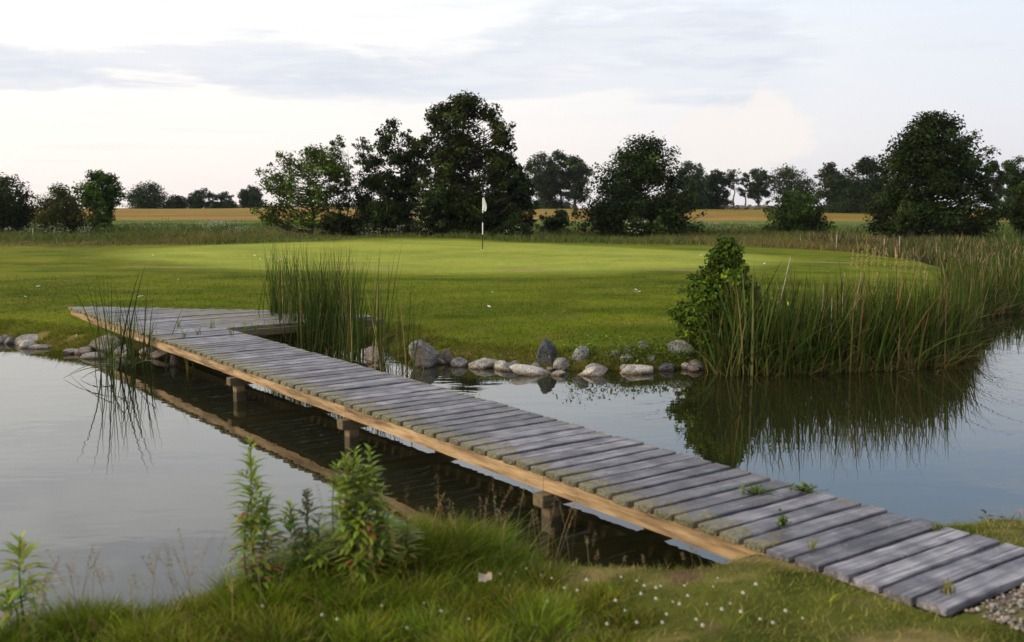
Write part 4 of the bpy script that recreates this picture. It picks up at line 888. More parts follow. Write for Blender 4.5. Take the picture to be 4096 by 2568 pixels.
# ------------------------------------------------------------------ reeds
RG = (.044, .066, .014)
def reed_leaves(acc, base, n, hm, spread, lean=.08, bend=.12, w=.014, col=RG, dry=.08, an0=None):
    P = base + np.concatenate([rng.normal(0, 1, (n, 2)) * spread, np.zeros((n, 1))], 1)
    P[:, 2] = np.minimum(terrain(P[:, 0], P[:, 1]), .3); P[:, 2] = np.maximum(P[:, 2], -.25)
    hh = hm * rng.uniform(.55, 1.08, n) - np.minimum(P[:, 2], 0)
    c = jit(col, n, .25, .12); d = rng.uniform(size=n) < dry; c[d] = jit((.22, .15, .06), d.sum(), .25, .12)
    an = rng.uniform(0, 6.28, n) if an0 is None else rng.normal(an0, .8, n)
    acc.blades(P, hh, w * rng.uniform(.6, 1.2, n), an, np.abs(rng.normal(0, lean, n)), np.abs(rng.normal(0, bend, n)), c, 7, power=2.6)
def bent_leaves(acc, base, n, hm, spread, w=.012, col=(.2, .14, .055)):
    P = base + np.concatenate([rng.normal(0, 1, (n, 2)) * spread, np.zeros((n, 1))], 1)
    P[:, 2] = np.clip(terrain(P[:, 0], P[:, 1]), -.05, .3)
    acc.blades(P, hm * rng.uniform(.4, 1.1, n), w * rng.uniform(.6, 1.2, n), rng.uniform(0, 6.28, n), rng.uniform(.2, .7, n), rng.uniform(.5, 1.3, n), jit(col, n, .3, .15), 7, power=3)
def clump(label, xd, yd, n, hm, spread, lean=.07, bend=.1, w=.014, dry=.08, nb=6, col=RG, group='reed clumps beside the bridge', name='reed_clump'):
    b = un(xd, yd, 0.); root = empty(name, b, label, 'reeds', group)
    acc = Acc(); reed_leaves(acc, b, n, hm, np.array(spread), lean, bend, w, col, dry)
    link('green_leaf', acc.mesh('green_leaf', origin=b), M['reed'], root)
    if nb:
        acc = Acc(); bent_leaves(acc, b, nb, hm * .55, np.array(spread) * .9); o = link('dry_leaf', acc.mesh('dry_leaf', origin=b), M['reed'], root); o['label'] = 'dry brown bent leaves'
clump('dense dark green reed clump behind the bridge, thickest of all', 765, 822, 520, 1.6, (.29, .28), .09, .1, nb=60)
clump('dense reed clump left of the thickest one, by the inner corner of the bridge', 672, 800, 170, 1.45, (.2, .22), .07, .08, nb=30)
clump('reeds at the right shoulder of the thickest clump', 845, 850, 80, 1.55, (.16, .2), .09, .1, nb=14)
clump('tall slender reeds standing apart in front of the reddish brown boulder', 902, 874, 22, 1.72, (.05, .06), .1, .08, .016, .04, 5)
clump('slender reeds right of the tall slender ones, in front of the grey boulder', 952, 878, 26, 1.3, (.1, .06), .12, .12, .013, .15, 12)
clump('few thick reeds growing in the water left of the bridge end', 258, 872, 17, 1.45, (.08, .05), .09, .12, .022, 0, 0)
clump('cluster of reeds growing against the bridge side beam', 330, 866, 34, 1.25, (.15, .05), .09, .13, .018, .03, 5)
clump('two short yellowish reed stems beneath the bridge beam', 448, 870, 4, .5, (.05, .02), .06, .06, .022, 0, 0, (.13, .13, .03))
def floating_leaves():
    b = un(235, 885, 0.); root = empty('reed_leaf', b, 'broken reed leaves fallen flat on the water beside the left reeds', 'reeds')
    acc = Acc()
    for (x0, y0, z0), (x1, y1, z1) in (((262, 858, .25), (165, 880, .01)), ((270, 862, .2), (150, 890, .01)), ((262, 872, .1), (190, 893, .006)), ((300, 840, .3), (215, 872, .02)), ((360, 850, .3), (300, 875, .01)), ((285, 800, .5), (240, 855, .02))):
        a = un(x0, y0, z0); e = un(x1, y1, z1); m = (a + e) / 2 + np.array([0, 0, .1])
        t = np.linspace(0, 1, 9)[:, None]; L = (1 - t) ** 2 * a + 2 * t * (1 - t) * m + t * t * e
        acc.tube(L - b, np.linspace(.008, .002, 9), (.055, .075, .02), 4)
    link('leaf', acc.mesh('leaf'), M['reed'], root)
floating_leaves()

def reed_bed():
    acc = Acc()
    def strip(n, pts, hm, depth, dry=.22, lean=.12, bend=.2, w=.024, col=(.040, .062, .010)):
        pts = np.array(pts, float); t = rng.uniform(0, len(pts) - 1.001, n); i = t.astype(int); f = (t - i)[:, None]
        P = pts[i] * (1 - f) + pts[i + 1] * f
        P = P + rng.uniform(0, 1, (n, 1)) * np.array([[.12, .95]]) * depth + rng.normal(0, .06, (n, 2))
        z = np.clip(terrain(P[:, 0], P[:, 1]), -.25, .3)
        hv = hm * (.72 + .5 * fbm(P[:, 0] * 1.6, P[:, 1] * 1.6, 101, 3)) * rng.uniform(.55, 1.08, n) - np.minimum(z, 0)
        c = jit(col, n, .28, .14); d = rng.uniform(size=n) < dry; c[d] = jit((.17, .125, .05), d.sum(), .3, .14)
        acc.blades(np.concatenate([P, z[:, None]], 1), hv, w * rng.uniform(.5, 1.15, n), rng.uniform(0, 6.28, n), np.abs(rng.normal(0, lean, n)), np.where(rng.uniform(size=n) < .16, rng.uniform(.6, 1.3, n), np.abs(rng.normal(0, bend, n))), c, 7, power=2.4)
    front = [(2.72, 13.55), (3.6, 13.6), (4.5, 13.75), (5.4, 14.0), (6.1, 14.3)]
    strip(2300, front, 1.32, 1.3)
    strip(700, [(6.1, 14.3), (6.6, 15.0), (7.1, 16.0)], 1.2, 1.2, .2, .08, .12)
    strip(600, front, .55, .5, .65, .3, .8, .016, (.09, .09, .025))
    strip(420, front, .36, .25, .85, .2, .35, .014, (.26, .18, .07))
    strip(120, [(2.75, 13.5), (3.3, 13.55), (3.8, 13.6)], 1.5, .25, .05, .16, .15, .034, (.055, .085, .018))
    strip(160, [(3.8, 13.6), (5, 13.9), (6, 14.2)], 1.5, .5, .08, .12, .12, .028, (.05, .08, .016))
    strip(260, [(6.0, 14.25), (6.8, 15.4)], .6, .5, .7, .4, .9, .013)
    strip(1500, [(7.4, 16.8), (8.6, 18.9), (9.6, 20.6)], 1.0, 1.2, .2, .07, .12)
    strip(1900, [(9.0, 20.2), (10.4, 21.2), (12, 22.3), (14.5, 23)], .95, 2.2, .18, .07, .12, w=.036)
    strip(500, [(9.0, 20), (10.4, 21), (12, 22)], .7, .5, .6, .4, .8)
    o = link('reed_bed', acc.mesh('reed_bed'), M['reed']); tag(o, 'dense bed of green and brown reeds along the right shore', 'reeds', kind='stuff')
    acc = Acc()
    def far(n, x0, x1, y0, y1, hm, col, dry, w=.055):
        x, y = scatter(n, x0, x1, y0, y1); k = (pond_sd(x, y) > -1.2) & ((x > 13.2) | (y > 43.5)); x, y = x[k], y[k]; n = len(x)
        c = jit(col, n, .28, .13); d = rng.uniform(size=n) < dry; c[d] = jit((.2, .15, .08), d.sum(), .3, .12)
        acc.blades(np.stack([x, y, np.maximum(terrain(x, y), -.1)], 1), hm * (.6 + .7 * fbm(x * .7, y * .7, 107, 3)) * rng.uniform(.5, 1.1, n), w * rng.uniform(.5, 1.2, n), rng.uniform(0, 6.28, n), np.abs(rng.normal(0, .15, n)), np.abs(rng.normal(0, .25, n)), c, 5)
    far(6500, 13.0, 19.5, 36, 47, .62, (.062, .07, .022), .38)
    far(7000, 15.5, 27, 25.5, 42, .8, (.04, .066, .014), .12)
    far(6000, 17, 32, 40, 50, .6, (.055, .085, .02), .12)
    far(2500, 14, 19, 25, 34, .95, (.055, .07, .02), .3)
    o = link('far_reeds', acc.mesh('far_reeds'), M['reed']); tag(o, 'brown and green reeds massed along the channel behind the mound at right', 'reeds', kind='stuff')
reed_bed()

def at_h(xd, yd, Y): return at_y(xd, yd, Y)
def cattail(xd, ytop, Y, lean, label):
    t = at_y(xd, ytop, Y); g = max(th(t[0] - lean * 1.2, Y), 0)
    b = np.array([t[0] - lean * (t[2] - g), Y, g]); root = empty('cattail', b, label, 'cattail', 'brown cattail heads in the right reed bed')
    d = t - b; acc = Acc(); acc.tube([d * 0, d * .5, d], [.006, .005, .003], (.09, .10, .03), 5); link('stem', acc.mesh('stem'), M['reed'], root)
    acc = Acc(); u = d / np.linalg.norm(d); e = d - u * .06; s = e - u * .17
    acc.tube([s - u * .004, s, s + u * .02, e - u * .02, e, e + u * .004], [.003, .011, .0135, .0135, .011, .003], (.032, .02, .012), 8); link('seed_head', acc.mesh('seed_head', True), M['plain'], root)
for k, (x, y, Y, l, lab) in enumerate(((1755, 632, 13.9, .03, 'brown cattail leaning on the right side of the alder bush, leftmost of all'), (1782, 652, 14.0, -.02, 'cattail just right of the leftmost one beside the alder bush'), (1848, 690, 14.0, .06, 'dark cattail above the yellow iris pod, left half of the reed bed'),
        (1873, 694, 14.2, .04, 'dark cattail right of the one above the iris pod'), (1890, 702, 14.2, .08, 'leaning cattail third from the dark one above the iris pod'), (2142, 700, 14.9, .0, 'upright dark cattail in the right half of the reed bed'),
        (2154, 724, 14.8, -.02, 'low dark cattail just right of the upright one'), (2096, 668, 14.7, .12, 'leaning cattail among the tall leaves centre right of the bed'), (1984, 655, 14.5, .03, 'tall cattail in the middle of the reed bed'), (1938, 690, 14.3, -.03, 'cattail left of the pale dry stalks'))):
    cattail(x, y, Y, l, lab)
def plume(xd, ytop, Y, lean, label):
    t = at_y(xd, ytop, Y); g = max(th(t[0], Y), 0); b = np.array([t[0] - lean * (t[2] - g), Y, g])
    root = empty('reed_plume', b, label, 'reed plume', 'straw coloured plumes above the reed bed')
    d = t - b; acc = Acc(); acc.tube([d * 0, d * .6, d], [.004, .003, .002], (.3, .23, .1), 4); link('stem', acc.mesh('stem'), M['reed'], root)
    acc = Acc(); n = 70; f = rng.uniform(.82, 1, n); P = d * f[:, None] + rng.normal(0, 1, (n, 3)) * (.012 * (1.15 - np.abs(f - .9) * 7).clip(.2, 1))[:, None]
    acc.leaves(P, rng.normal(size=(n, 3)), rng.uniform(.02, .035, n), jit((.42, .31, .14), n, .18, .06), .3); link('seed_head', acc.mesh('seed_head'), M['grass'], root)
PL = [(2045, 575, 'tallest straw plume, left of the cluster over the mown edge'), (2056, 585, ''), (2062, 580, ''), (2010, 588, ''), (2021, 598, ''), (2072, 592, ''), (2088, 582, ''), (2112, 600, ''), (2126, 596, ''), (2136, 602, ''), (2154, 610, ''), (2168, 620, ''), (2180, 626, ''), (2032, 592, ''), (2040, 612, ''), (2098, 615, ''), (2118, 622, ''), (1990, 640, ''), (2066, 640, ''), (2186, 638, '')]
for k, (x, y, lab) in enumerate(PL):
    plume(x, y, 15.6 + .35 * (k % 3) + max(0, (x - 2090)) * .006, .03 + .05 * (k % 4) / 3, lab or 'thin straw coloured plume nodding above the right reed bed')
def stalk(x0, y0, x1, y1, Y, r, label, c=(.38, .33, .26)):
    a = at_y(x0, y0, Y); b = at_y(x1, y1, Y); root = b
    acc = Acc(); m = (a + b) / 2 + np.array([.03, 0, 0]); acc.tube(np.stack([b - b, m - b, a - b]), [r, r * .9, r * .45], c, 6)
    o = link('dry_stalk', acc.mesh('dry_stalk'), M['plain']); o.location = b; tag(o, label, 'dry stalk', 'pale dead stalks in the reed bed')
stalk(1862, 605, 1812, 780, 14.3, .012, 'longest pale dead stalk leaning right at the left of the dry patch')
stalk(1940, 670, 1925, 770, 14.2, .009, 'pale dead stalk standing beside the second leaning stalk')
stalk(1960, 700, 1945, 850, 14.0, .011, 'straight bleached stalk in the middle of the dry patch')
stalk(1985, 688, 1972, 800, 14.1, .009, 'thin bleached stalk right of the straight one')
stalk(2030, 640, 1990, 790, 14.2, .013, 'thick brownish dead stalk leaning right under the straw plumes', (.25, .19, .13))
stalk(1845, 720, 1826, 800, 14.3, .008, 'short pale stalk parallel to the longest leaning one')
stalk(2080, 700, 2050, 830, 14.3, .012, 'dead brown stalk near the right half of the bed', (.24, .18, .11))
stalk(1908, 860, 1902, 800, 13.7, .008, 'short white stalk low in the bed near the water')
def iris_pod():
    t = at_y(1857, 708, 13.6); b = np.array([t[0], 13.6, 0]); root = empty('iris_plant', b, 'yellow iris pod on a green stem at the front of the reeds', 'iris')
    d = t - b; acc = Acc(); acc.tube([d * 0, d * .95], [.007, .005], (.08, .11, .02), 5); link('stem', acc.mesh('stem'), M['reed'], root)
    acc = Acc(); acc.tube([d * .93, d * .95, d * .98, d], [.004, .014, .012, .003], (.5, .34, .04), 8); link('seed_pod', acc.mesh('seed_pod', True), M['plain'], root)
iris_pod()

# ------------------------------------------------------------------ tall weeds on the near bank and plants on the boards
def weed(xd, ytop, xb, yb, label, zg=.3, col=(.24, .30, .05), n=70, L=.085, dry=0., head=None, lean_y=0.):
    n = int(n * .85); L *= 1.45
    b = un(xb, yb, .28); b[2] = th(b[0], b[1]); t = at_y(xd, ytop, b[1] + lean_y); d = t - b
    root = empty('loosestrife', b, label, 'weed', 'tall leafy weeds on the near bank')
    tt = np.linspace(0, 1, 8)[:, None]; ln = d * tt + np.array([.02, .01, 0]) * np.sin(tt * np.pi) * rng.normal(0, 1)
    acc = Acc(); acc.tube(ln, np.linspace(.0055, .002, 8), (.10, .11, .035), 6); link('stem', acc.mesh('stem'), M['weed'], root)
    f = np.sort(rng.uniform(.12, 1, n)); a = np.arange(n) * 2.4 + rng.normal(0, .5, n); P = d * f[:, None]
    k = np.minimum(1, (1.02 - f) * 4) * .65 + .35
    up = .22 + .9 * f ** 4; D = np.stack([np.cos(a), np.sin(a), up], 1)
    c = jit(col, n, .22, .12); dr = (rng.uniform(size=n) < dry) & (f < .6); c[dr] = jit((.3, .15, .06), dr.sum(), .25, .12)
    acc = Acc(); acc.lance(P, D, L * k * rng.uniform(.75, 1.2, n), .03 * k, c, .3)
    # side shoots
    for q in range(int(n / 12)):
        f0 = rng.uniform(.35, .85); a0 = rng.uniform(0, 6.28); m = 9; s = np.linspace(.1, 1, m)[:, None]
        sd = np.array([math.cos(a0), math.sin(a0), 1.1]) * .11 * (1.15 - f0); pp = d * f0 + sd * s; a1 = np.arange(m) * 1.57
        acc.lance(pp, np.stack([np.cos(a1), np.sin(a1), .9 + 0 * a1], 1), L * .5, .013, jit(col, m, .2, .1), .2)
    link('leaves', acc.mesh('leaves'), M['weed'], root)
    if head:
        acc = Acc(); n2 = 60; f = rng.uniform(.8, 1.0, n2); acc.leaves(d * f[:, None] + rng.normal(0, .011, (n2, 3)), rng.normal(size=(n2, 3)), .018, jit(head, n2, .25, .08), .7); link('seed_head', acc.mesh('seed_head'), M['plain'], root)
weed(590, 1040, 598, 1425, 'tallest leafy weed left of centre, upright with bright green leaves', n=120, dry=.06, L=.1)
weed(628, 1170, 618, 1425, 'weed with reddish dying leaves leaning on the tallest weed', n=90, dry=.45, L=.09)
weed(602, 1130, 590, 1430, 'leafy weed half hidden behind the tallest weed', n=80, L=.09)
weed(48, 1262, 62, 1500, 'single leafy weed near the left edge of the photo', n=56, L=.12)
weed(20, 1400, 36, 1505, 'low weed in the bottom left corner of the photo', n=50, L=.1)
weed(792, 1095, 830, 1410, 'leftmost leaning stem of the bushy weed thicket before the bridge shadow', n=110, L=.085)
weed(812, 1068, 838, 1412, 'second stem from the left in the bushy weed thicket', n=120, L=.085)
weed(836, 1056, 852, 1412, 'tallest middle stem of the bushy weed thicket', n=130, L=.085, dry=.05)
weed(870, 1052, 868, 1410, 'tall right stem of the bushy weed thicket', n=120, L=.085, dry=.1)
weed(850, 1110, 846, 1414, 'shorter stem in front of the bushy weed thicket', n=110, L=.085, dry=.12)
weed(892, 1130, 884, 1408, 'outer right stem of the bushy weed thicket, leaning out', n=100, L=.08)
weed(682, 1185, 690, 1410, 'small leafy weed between the tallest weed and the bushy thicket', n=80, L=.085)
weed(722, 1158, 722, 1412, 'weed with a dark brown seed head between the tallest weed and the thicket', n=70, L=.085, head=(.07, .05, .04), col=(.12, .16, .04))
weed(752, 1215, 752, 1412, 'low weed at the left foot of the bushy thicket', n=70, L=.085)
weed(912, 1190, 905, 1405, 'low weed at the right foot of the bushy thicket', n=80, L=.08)
weed(960, 1225, 955, 1395, 'low yellowish weed right of the bushy thicket among tall grass', n=60, L=.08, col=(.2, .22, .05))
def shore_weed():
    b = un(1660, 850, .12); b[2] = th(b[0], b[1]); root = empty('willowherb', b, 'feathery pale green willowherb at the foot of the alder bush', 'weed')
    acc = Acc(); acc2 = Acc()
    for q in range(5):
        hh = rng.uniform(.4, .72); d = np.array([rng.normal(0, .08), rng.normal(0, .05), hh]); o = np.array([rng.normal(0, .07), rng.normal(0, .04), 0])
        acc2.tube([o, o + d], [.005, .002], (.12, .1, .04), 5); n = 60; f = rng.uniform(.05, 1, n); a = rng.uniform(0, 6.28, n)
        acc.lance(o + d * f[:, None], np.stack([np.cos(a), np.sin(a), .7 + 0 * a], 1), .07 * (1.1 - f * .6), .014, jit((.085, .13, .025), n, .25, .12), .3)
    link('stem', acc2.mesh('stem'), M['weed'], root); link('leaves', acc.mesh('leaves'), M['weed'], root)
shore_weed()
def deck_weed(xd, yd, n, s, hh, label, col=(.10, .16, .025), name='deck_weed', blade=False):
    p = un(xd, yd, DECK); root = p
    acc = Acc()
    if blade:
        q = np.concatenate([rng.normal(0, s, (n, 2)) * np.array([1, .6]), np.zeros((n, 1))], 1)
        acc.blades(q, hh * rng.uniform(.5, 1.1, n), .009, rng.uniform(0, 6.28, n), rng.uniform(.05, .4, n), rng.uniform(.05, .4, n), jit(col, n, .2, .1), 4)
    else:
        q = rng.normal(0, 1, (n, 3)) * np.array([s, s * .6, hh * .35]) + np.array([0, 0, hh * .5]); q[:, 2] = np.abs(q[:, 2])
        acc.leaves(q, rng.normal(size=(n, 3)) + np.array([0, 0, 1.2]), rng.uniform(.018, .035, n), jit(col, n, .25, .1), .65)
        acc.tube([(0, 0, -.02), (0, 0, hh * .6)], .002, (.08, .1, .03), 4)
        for k in range(n): acc.tube([(0, 0, 0), q[k]], .0015, (.08, .1, .03), 3)
    o = link(name, acc.mesh(name), M['weed']); o.location = p; tag(o, label, 'weed', 'weeds growing between the bridge boards')
deck_weed(1782, 1163, 70, .05, .05, 'leafy weed by the far edge of the boards, left of two near each other')
deck_weed(1895, 1158, 60, .045, .05, 'leafy weed at the far edge of the boards, right of two near each other')
deck_weed(1844, 1240, 45, .018, .07, 'small upright weed growing from a gap in the middle of the near boards')
deck_weed(1912, 1292, 8, .008, .09, 'yellowish grass blades sprouting near the front of the near boards', (.25, .24, .06), 'grass_sprout', True)
deck_weed(2210, 1247, 20, .012, .05, 'tiny grass tuft at the far corner of the near boards', (.12, .16, .04), 'grass_sprout', True)
deck_weed(2235, 1398, 26, .02, .09, 'straw coloured grass tuft at the near end of the boards', (.2, .18, .06), 'grass_sprout', True)
for k, (x, y) in enumerate(((433, 795), (468, 788), (545, 790), (578, 780), (600, 778), (640, 776), (500, 772), (420, 770))):
    deck_weed(x, y, 9, .016, .2, 'thin green grass blades sprouting through the far boards of the bridge', (.10, .15, .03), 'grass_sprout', True)

# ------------------------------------------------------------------ small things
def clover_proto():
    acc = Acc(); n = 40; d = rng.normal(size=(n, 3)); d /= np.linalg.norm(d, axis=1)[:, None]; d[:, 2] *= .85
    acc.leaves(d * .0095, d + rng.normal(0, .4, (n, 3)), .011, jit((.62, .6, .52), n, .12, .04), .55); return acc.mesh('flower_head')
def clovers():
    head = clover_proto(); acc = Acc(); acc.tube([(0, 0, -.09), (0, 0, 0)], .0012, (.08, .11, .03), 4); stem = acc.mesh('stem')
    pts = [(1300, 1380), (1382, 1393), (1275, 1372), (1240, 1362), (1215, 1368), (1463, 1318 + 60), (1500, 1396), (1518, 1396), (1545, 1406), (1556, 1398), (1612, 1405), (1680, 1404), (1690, 1392), (1620, 1420), (1585, 1440), (1600, 1455), (1665, 1448), (1570, 1470), (1545, 1436),
           (1640, 1478), (1700, 1466), (1745, 1462), (1790, 1478), (1472, 1465), (1500, 1488), (1450, 1440), (1430, 1500), (1820, 1490), (1655, 1500), (1360, 1420), (1330, 1402), (1290, 1440), (1200, 1400), (1178, 1378), (1130, 1330), (1085, 1352), (1750, 1420), (1780, 1396), (1720, 1440), (1850, 1460), (1890, 1480), (1510, 1420),
           (620, 1460), (760, 1480), (795, 1490), (900, 1455), (1000, 1440), (1040, 1470), (960, 1500), (1105, 1490), (1560, 1500), (1265, 1490)]
    first = True
    for k, (x, y) in enumerate(pts):
        p = ground_hit(x, y); i, o_ = deck_io(p[0], p[1])
        if not off_deck(np.array([p[0]]), np.array([p[1]]))[0]: continue
        up = rng.uniform(.035, .07)
        r = empty('clover_flower', (p[0], p[1], p[2] + up), 'white clover head in the grass of the near bank', 'clover flower', 'white clover heads scattered over the near bank')
        s = rng.uniform(.45, .85); r.scale = (s, s, s)
        h = bpy.data.objects.new('flower_head', head); COL.objects.link(h); h.parent = r
        st = bpy.data.objects.new('stem', stem); COL.objects.link(st); st.parent = r
    head.materials.append(M['blossom']); stem.materials.append(M['weed'])
clovers()
def scrap():
    p = ground_hit(1138, 1412); acc = Acc(); n = 9; x, y = np.meshgrid(np.linspace(-.034, .034, n), np.linspace(-.03, .03, n))
    z = .05 * fbm(x * 30 + 5, y * 30 + 3, 5, 3) + .035 + .3 * np.abs(x); V = np.stack([x + .02 * fbm(x * 40, y * 40, 9, 2), y, z], -1).reshape(-1, 3)
    i = np.arange(n - 1)[:, None] * n; j = np.arange(n - 1)[None]
    acc.add(V, np.stack([i + j, i + j + 1, i + n + 1 + j, i + n + j], -1).reshape(-1, 4), (.42, .34, .29)); o = link('dead_leaf', acc.mesh('dead_leaf', True), M['weed']); o.location = p + np.array([0, 0, .05])
    tag(o, 'crumpled pinkish dead leaf lying in the lush grass at the bottom', 'dead leaf')
scrap()
def marker(x, y0, y1, Y, label, c=(.3, .27, .22)):
    b = at_y(x, y1, Y); t = at_y(x + 1.5, y0, Y); b[2] = th(b[0], Y) - .05; d = t - b
    acc = Acc(); acc.tube([d * 0, d * .97, d], [.02, .02, .01], c, 8); o = link('marker_stake', acc.mesh('marker_stake'), M['plain']); o.location = b; tag(o, label, 'stake', 'pale marker stakes in the rough')
marker(1970, 553, 572, 42, 'pale stake left of two standing before the right reeds')
marker(2118, 556, 575, 40, 'pale stake right of two, nearest the brown reeds')
marker(2082, 563, 575, 41, 'short grey stake just left of the plumes between two taller ones', (.3, .27, .24))
marker(126, 539, 551, 47, 'pale stake right of two in the rough at far left')
marker(76, 537, 549, 48, 'grey stake left of two in the rough at far left', (.35, .33, .3))
def feathers():
    acc = Acc(); t = np.linspace(0, 1, 7); acc.add(np.concatenate([np.stack([t * .16 - .08, .022 * np.sin(t * np.pi) , .02 * t * (1 - t) + .012], 1), np.stack([t * .16 - .08, -.022 * np.sin(t * np.pi), .02 * t * (1 - t) + .006], 1)]),
        np.stack([np.arange(6), np.arange(1, 7), np.arange(8, 14), np.arange(7, 13)], 1), (.75, .74, .7)); me = acc.mesh('feather'); me.materials.append(M['blossom'])
    for x, y in [(628, 607), (634, 606), (640, 608), (648, 609), (655, 607), (660, 611), (672, 612), (680, 609), (692, 610), (700, 613), (600, 603), (590, 609), (655, 615), (645, 616), (576, 605), (612, 611), (440, 590), (360, 603), (220, 693), (204, 590 + 18), (1653, 601), (1660, 603), (1648, 604), (1498, 684), (1500, 690), (1506, 688), (1495, 688), (1152, 724), (1160, 690), (1028, 642), (1060, 684), (420, 660), (330, 700), (60, 700), (90, 676), (1330, 735), (1390, 760), (1800, 622), (1950, 640), (850, 600)]:
        p = ground_hit(x, y); o = bpy.data.objects.new('feather', me); COL.objects.link(o); o.location = p + np.array([0, 0, .012]); o.rotation_euler = (rng.normal(0, .3), rng.normal(0, .3), rng.uniform(0, 6.28)); s = rng.uniform(.35, .8); o.scale = (s, s, s)
        tag(o, 'small white goose feather lying on the mown grass', 'feather', 'white feathers on the mown grass')
feathers()
def knotweed():
    p = un(2402, 1228, 0.); root = empty('knotweed', p, 'water knotweed with one pink flower spike at the right edge', 'water plant'); acc = Acc(); acc.tube([(0, 0, -.1), (.0, 0, .07)], .002, (.15, .1, .05), 4); link('stem', acc.mesh('stem'), M['weed'], root)
    acc = Acc(); n = 40; acc.leaves(np.stack([rng.normal(0, .005, n), rng.normal(0, .005, n), rng.uniform(.05, .09, n)], 1), rng.normal(size=(n, 3)), .01, jit((.5, .28, .3), n, .15, .05), .7); link('flower_spike', acc.mesh('flower_spike'), M['blossom'], root)
    acc = Acc(); n = 9; q = np.stack([rng.normal(-.12, .08, n), rng.normal(.12, .08, n), np.full(n, .004)], 1); acc.leaves(q, np.tile([0, 0, 1.], (n, 1)) + rng.normal(0, .05, (n, 3)), .06, jit((.05, .06, .03), n, .2, .1), .35); link('floating_leaf', acc.mesh('floating_leaf'), M['weed'], root)
knotweed()
def stone_wall():
    acc = Acc(); r = np.random.default_rng(5)
    p0 = at_y(1600, 490, 176); p1 = at_y(2010, 494, 150); n = 420
    base = np.array([(1, 0, 0), (0, 1, 0), (-1, 0, 0), (0, -1, 0), (0, 0, 1), (0, 0, -1)], float)
    bx = np.array([(-1, -1, -1), (1, -1, -1), (1, 1, -1), (-1, 1, -1), (-.7, -.7, 1), (.7, -.7, 1), (.7, .7, 1), (-.7, .7, 1)], float); q = np.array([(0, 3, 2, 1), (4, 5, 6, 7), (0, 1, 5, 4), (1, 2, 6, 5), (2, 3, 7, 6), (3, 0, 4, 7)])
    for k in range(n):
        f = r.uniform(); p = p0 + (p1 - p0) * f; z = th(p[0], p[1]) + r.uniform(-.1, .55)
        acc.add(bx * r.uniform(.18, .42, 3) * np.array([1, .8, .6]) + np.array([p[0], p[1] + r.normal(0, .25), z]), q, np.array((.085, .075, .062)) * r.uniform(.5, 1.7))
    o = link('stone_wall', acc.mesh('stone_wall'), M['plain']); tag(o, 'low dark fieldstone wall along the far field under the right tree row', 'wall')
    acc = Acc(); n = 9000
    P = []
    for k in range(n):
        f = r.uniform(); x = -60 + f * 48; y = 184 + r.normal(0, 1.0); P.append((x, y, th(x, y) + abs(r.normal(0, .28 + .25 * math.sin(x * .9) ** 2))))
    P = np.array(P); acc.leaves(P, r.normal(size=(n, 3)), .22, jit((.028, .036, .018), n, .3, .1), .7); o = link('hedge', acc.mesh('hedge'), M['leaf']); tag(o, 'low dark hedge along the crest of the left field', 'hedge')
    acc = Acc(); n = 14000
    for (a0, a1, yy) in ((1900, 1985, 181),):
        pass
stone_wall()
def hills():
    n = 90; m = 6; V = []
    for i in range(n):
        a = .26 + .12 * i / (n - 1); R = 900
        for j in range(m):
            t = j / (m - 1); rr = R + 160 * t
            V.append((rr * math.sin(a), rr * math.cos(a), -20 + (14.6 + 2.2 * vnoise(np.array([a * 90.]), np.array([3.]), 2)[0]) * math.sin(t * math.pi) ** .6 * math.sin(i / (n - 1) * math.pi) ** .35))
    i = np.arange(n - 1)[:, None] * m; j = np.arange(m - 1)[None]
    o = link('hills', np_mesh('hills', np.array(V), np.stack([i + j, i + m + j, i + m + 1 + j, i + j + 1], -1).reshape(-1, 4), np.tile((.035, .05, .03), (n * m, 1)), True), M['plain']); o['kind'] = 'structure'
hills()

def haze():
    bm = bmesh.new(); bmesh.ops.create_cube(bm, size=1.)
    for v in bm.verts: v.co = Vector((v.co.x * 2300, v.co.y * 2300, -24 if v.co.z < 0 else 16))
    m = bpy.data.materials.new('air'); m.use_nodes = True; nt = m.node_tree; nt.nodes.clear()
    p = N(nt, 'ShaderNodeVolumePrincipled'); p.inputs['Density'].default_value = .0001; p.inputs['Color'].default_value = (.80, .88, 1, 1); p.inputs['Anisotropy'].default_value = .2
    o = N(nt, 'ShaderNodeOutputMaterial'); nt.links.new(p.outputs[0], o.inputs['Volume'])
    h = link('haze', bm_mesh('haze', bm), m); tag(h, 'thin evening haze in the air over the fields', 'haze', kind='stuff')
haze()

